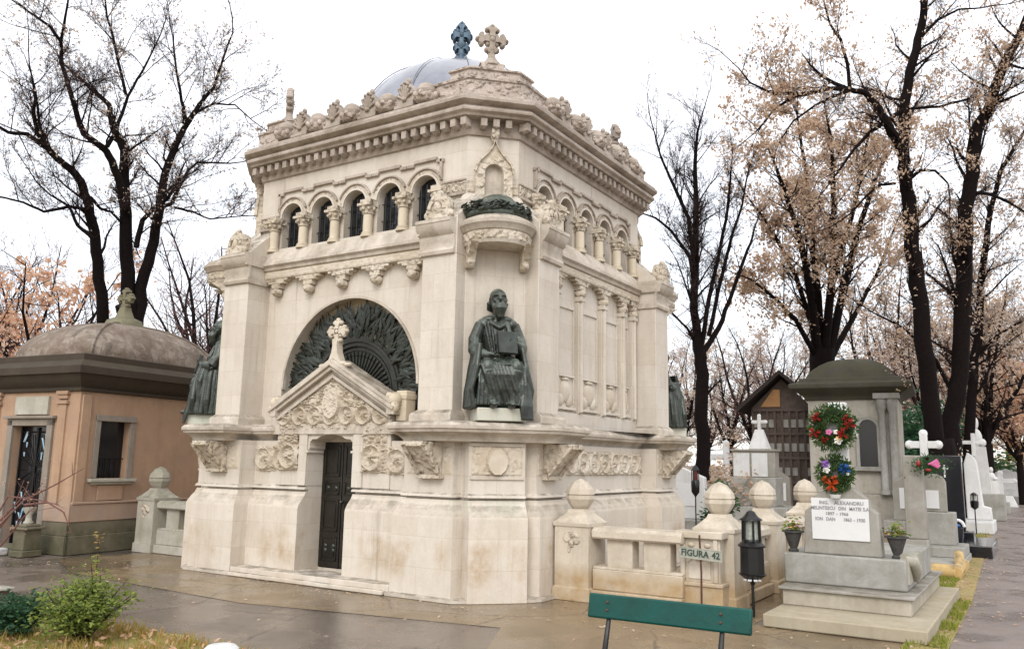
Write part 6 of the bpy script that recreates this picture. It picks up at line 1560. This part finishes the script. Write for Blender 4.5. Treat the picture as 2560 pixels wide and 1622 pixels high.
# --- procedural background trees
def gtree(seed,h,rad,leafm,leafp,dens=1.0,leafs=.07,stems=5,spread=.45):
    s=Tree(seed,20,leafm,leafp,leafs,dens,twigr=1.6); r=s.r
    base=Vector((0,0,0)); fork=Vector((r.gauss(0,.1),r.gauss(0,.1),h*.25)); s.w.tube([base,fork*.5+Vector((.03,0,0)),fork],[rad*1.2,rad,rad*.85],9)
    for i in range(stems):
        a=2*PI*i/stems+r.uniform(-.3,.3); L=h*.72*r.uniform(.8,1.05); d=Vector((math.cos(a)*spread,math.sin(a)*spread,1)).normalized(); pts=[fork]; n=7
        for j in range(n): d=(d+Vector((r.gauss(0,.10),r.gauss(0,.10),r.gauss(.03,.06)))).normalized(); pts.append(pts[-1]+d*L/n)
        rr=[rad*.55*(1-.85*j/n) for j in range(n+1)]; s.w.tube(pts,rr,6)
        for j in range(1,n+1):
            for _ in range(int(3*dens+r.random())):
                side=Vector((r.gauss(0,1),r.gauss(0,1),r.gauss(.3,.5))).normalized(); s.grow(pts[j]-(pts[j]-pts[j-1])*r.random(),(side*.9+d*.5),h*.20*r.uniform(.5,1.1),max(.014,rr[j]*.45),2)
    return s
protos=[]
def place(kind,x,D,label,scale=1.0,rot=0.0):
    p=GD(x,D)
    if kind not in PRO:
        a=PROARG[kind]; PRO[kind]=gtree(*a[0],**a[1]).finish('tree',label,Vector((0,0,0)),'background trees',twig=a[2]); t=PRO[kind]; t['label']=label
    else: t=dup(PRO[kind],None,None,label)
    t.location=p; t.rotation_euler=(0,0,rot); t.scale=(scale,)*3; return t
PRO={}
PROARG={'russet':((41,9.0,.20,'pinkleaf',.75),dict(dens=1.1,leafs=.055),'redtwig'),
 'brown':((42,11.0,.24,'brownleaf',.65),dict(dens=1.0,leafs=.07),'twig'),
 'bare':((43,10.0,.20,None,0),dict(dens=1.0,spread=.35),'redtwig'),
 'orange':((44,7.0,.15,'orangeleaf',.9),dict(dens=.9,leafs=.07),'redtwig')}
place('bare',460,27,'thin bare tree with reddish twigs between the pink tomb house and the mausoleum',.95,.3)
place('bare',515,38,'far bare tree peeping out just left of the mausoleum pier',1.25,2.0)
place('russet',455,33,'small russet tree behind the right side of the pink dome',.62,1.0)
place('orange',60,30,'small orange-leaved tree low behind the left side of the pink dome',.85,.5)
place('orange',85,25,'orange and tan leaved tree behind the left flank of the pink dome',1.15,2.9)
place('orange',190,46,'far orange-leaved tree between the pale building and the big bare tree',1.0,2.5)
place('bare',-10,34,'bare tree cut off by the left edge of the picture',1.1,4.0)
place('russet',395,52,'far russet tree directly behind the pink dome',1.0,3.2)
place('bare',130,60,'far bare tree above the pale building at the left',1.3,1.4)
place('russet',1705,45,'far russet tree low behind the bare upright tree',.95,.2)
place('russet',1830,50,'far russet tree left of the hut roof',1.05,2.2)
place('bare',1895,34,'bare spreading tree behind the hut',.82,5.0)
place('brown',2190,44,'brown-leaved tree behind the hedge, right of the many-stemmed tree',1.15,1.0)
place('russet',2290,55,'far russet tree showing between the tall trunks',1.4,.9)
place('brown',2480,36,'brown-leaved tree beside the path, behind the thinner dark trunk',1.0,3.0)
place('russet',2425,60,'far russet tree at the end of the path, left side',1.5,2.0)
place('brown',2600,48,'brown-leaved tree at the far right end of the path',1.2,4.4)
place('russet',2530,75,'farthest russet tree where the path vanishes',1.7,5.5)
place('bare',2560,90,'farthest bare tree where the path vanishes',1.8,3.3)
place('russet',2010,62,'far russet tree between the hut and the grey tomb house',1.3,3.9)
place('bare',1650,70,'distant bare tree beside the mausoleum right corner',1.3,1.9)
place('russet',2350,38,'russet tree filling the gap between the two dark trunks',.95,1.2)
place('brown',2240,60,'far brown-leaved tree behind the conifer hedge',1.35,2.2)
place('russet',2470,50,'russet tree behind the thinner dark trunk at the right',1.25,.4)
place('orange',2560,40,'low orange-leaved tree at the right edge beside the path',1.15,1.9)
place('russet',1960,48,'russet tree directly behind the hut roof',1.0,5.2)
place('russet',1770,75,'distant russet tree low behind the bare upright trunk',1.3,4.1)
place('orange',350,42,'orange-leaved tree low behind the big bare tree stems',.9,3.4)
place('bare',560,55,'distant bare tree half hidden by the mausoleum left pier',1.5,.7)
place('bare',40,48,'distant bare tree over the pale building corner',1.5,5.1)
# red twiggy rose canes, left foreground of the pink house
t=thing('rose_bush','leafless red-stemmed rose canes at the left edge before the pink house door','shrub',GD(-60,11.2)); r=random.Random(17); b=MB(); lf=MB()
base_=Vector(t.location)
for px in ([(-60,1360),(0,1300),(40,1260),(72,1225)],[(-30,1400),(30,1330),(60,1290),(92,1262)],[(-60,1380),(-10,1330),(30,1280),(60,1200)],[(-40,1350),(60,1250),(140,1210),(210,1170)],[(-50,1360),(20,1240),(100,1250),(150,1262)],[(60,1262),(120,1255),(160,1280),(178,1330)]):
    D_=11.0+r.uniform(-.3,.3); pts=[PD(x,y,D_)-base_ for x,y in px]; b.tube(pts,[.016,.013,.010,.004],5)
    for _ in range(7):
        i=r.randrange(3); q=pts[i].lerp(pts[i+1],r.random()); e=q+Vector((r.gauss(0,.12),r.gauss(0,.12),r.gauss(.05,.10))); b.tube([q,e],[.005,.002],4)
        for k in range(2):
            s_=.018; M_=T(*(e+Vector((r.gauss(0,.03),0,r.gauss(0,.03)))))@rz(r.uniform(0,6))@Matrix.Rotation(r.uniform(-1,1),4,'X'); lf.add([(-s_,0,0),(0,-s_*.5,0),(s_,0,0),(0,s_*.5,0)],[(0,1,2,3)],M_)
b.build('canes',M['redtwig'],t,smooth=40); lf.build('foliage',M['orangeleaf'],t,smooth=None)
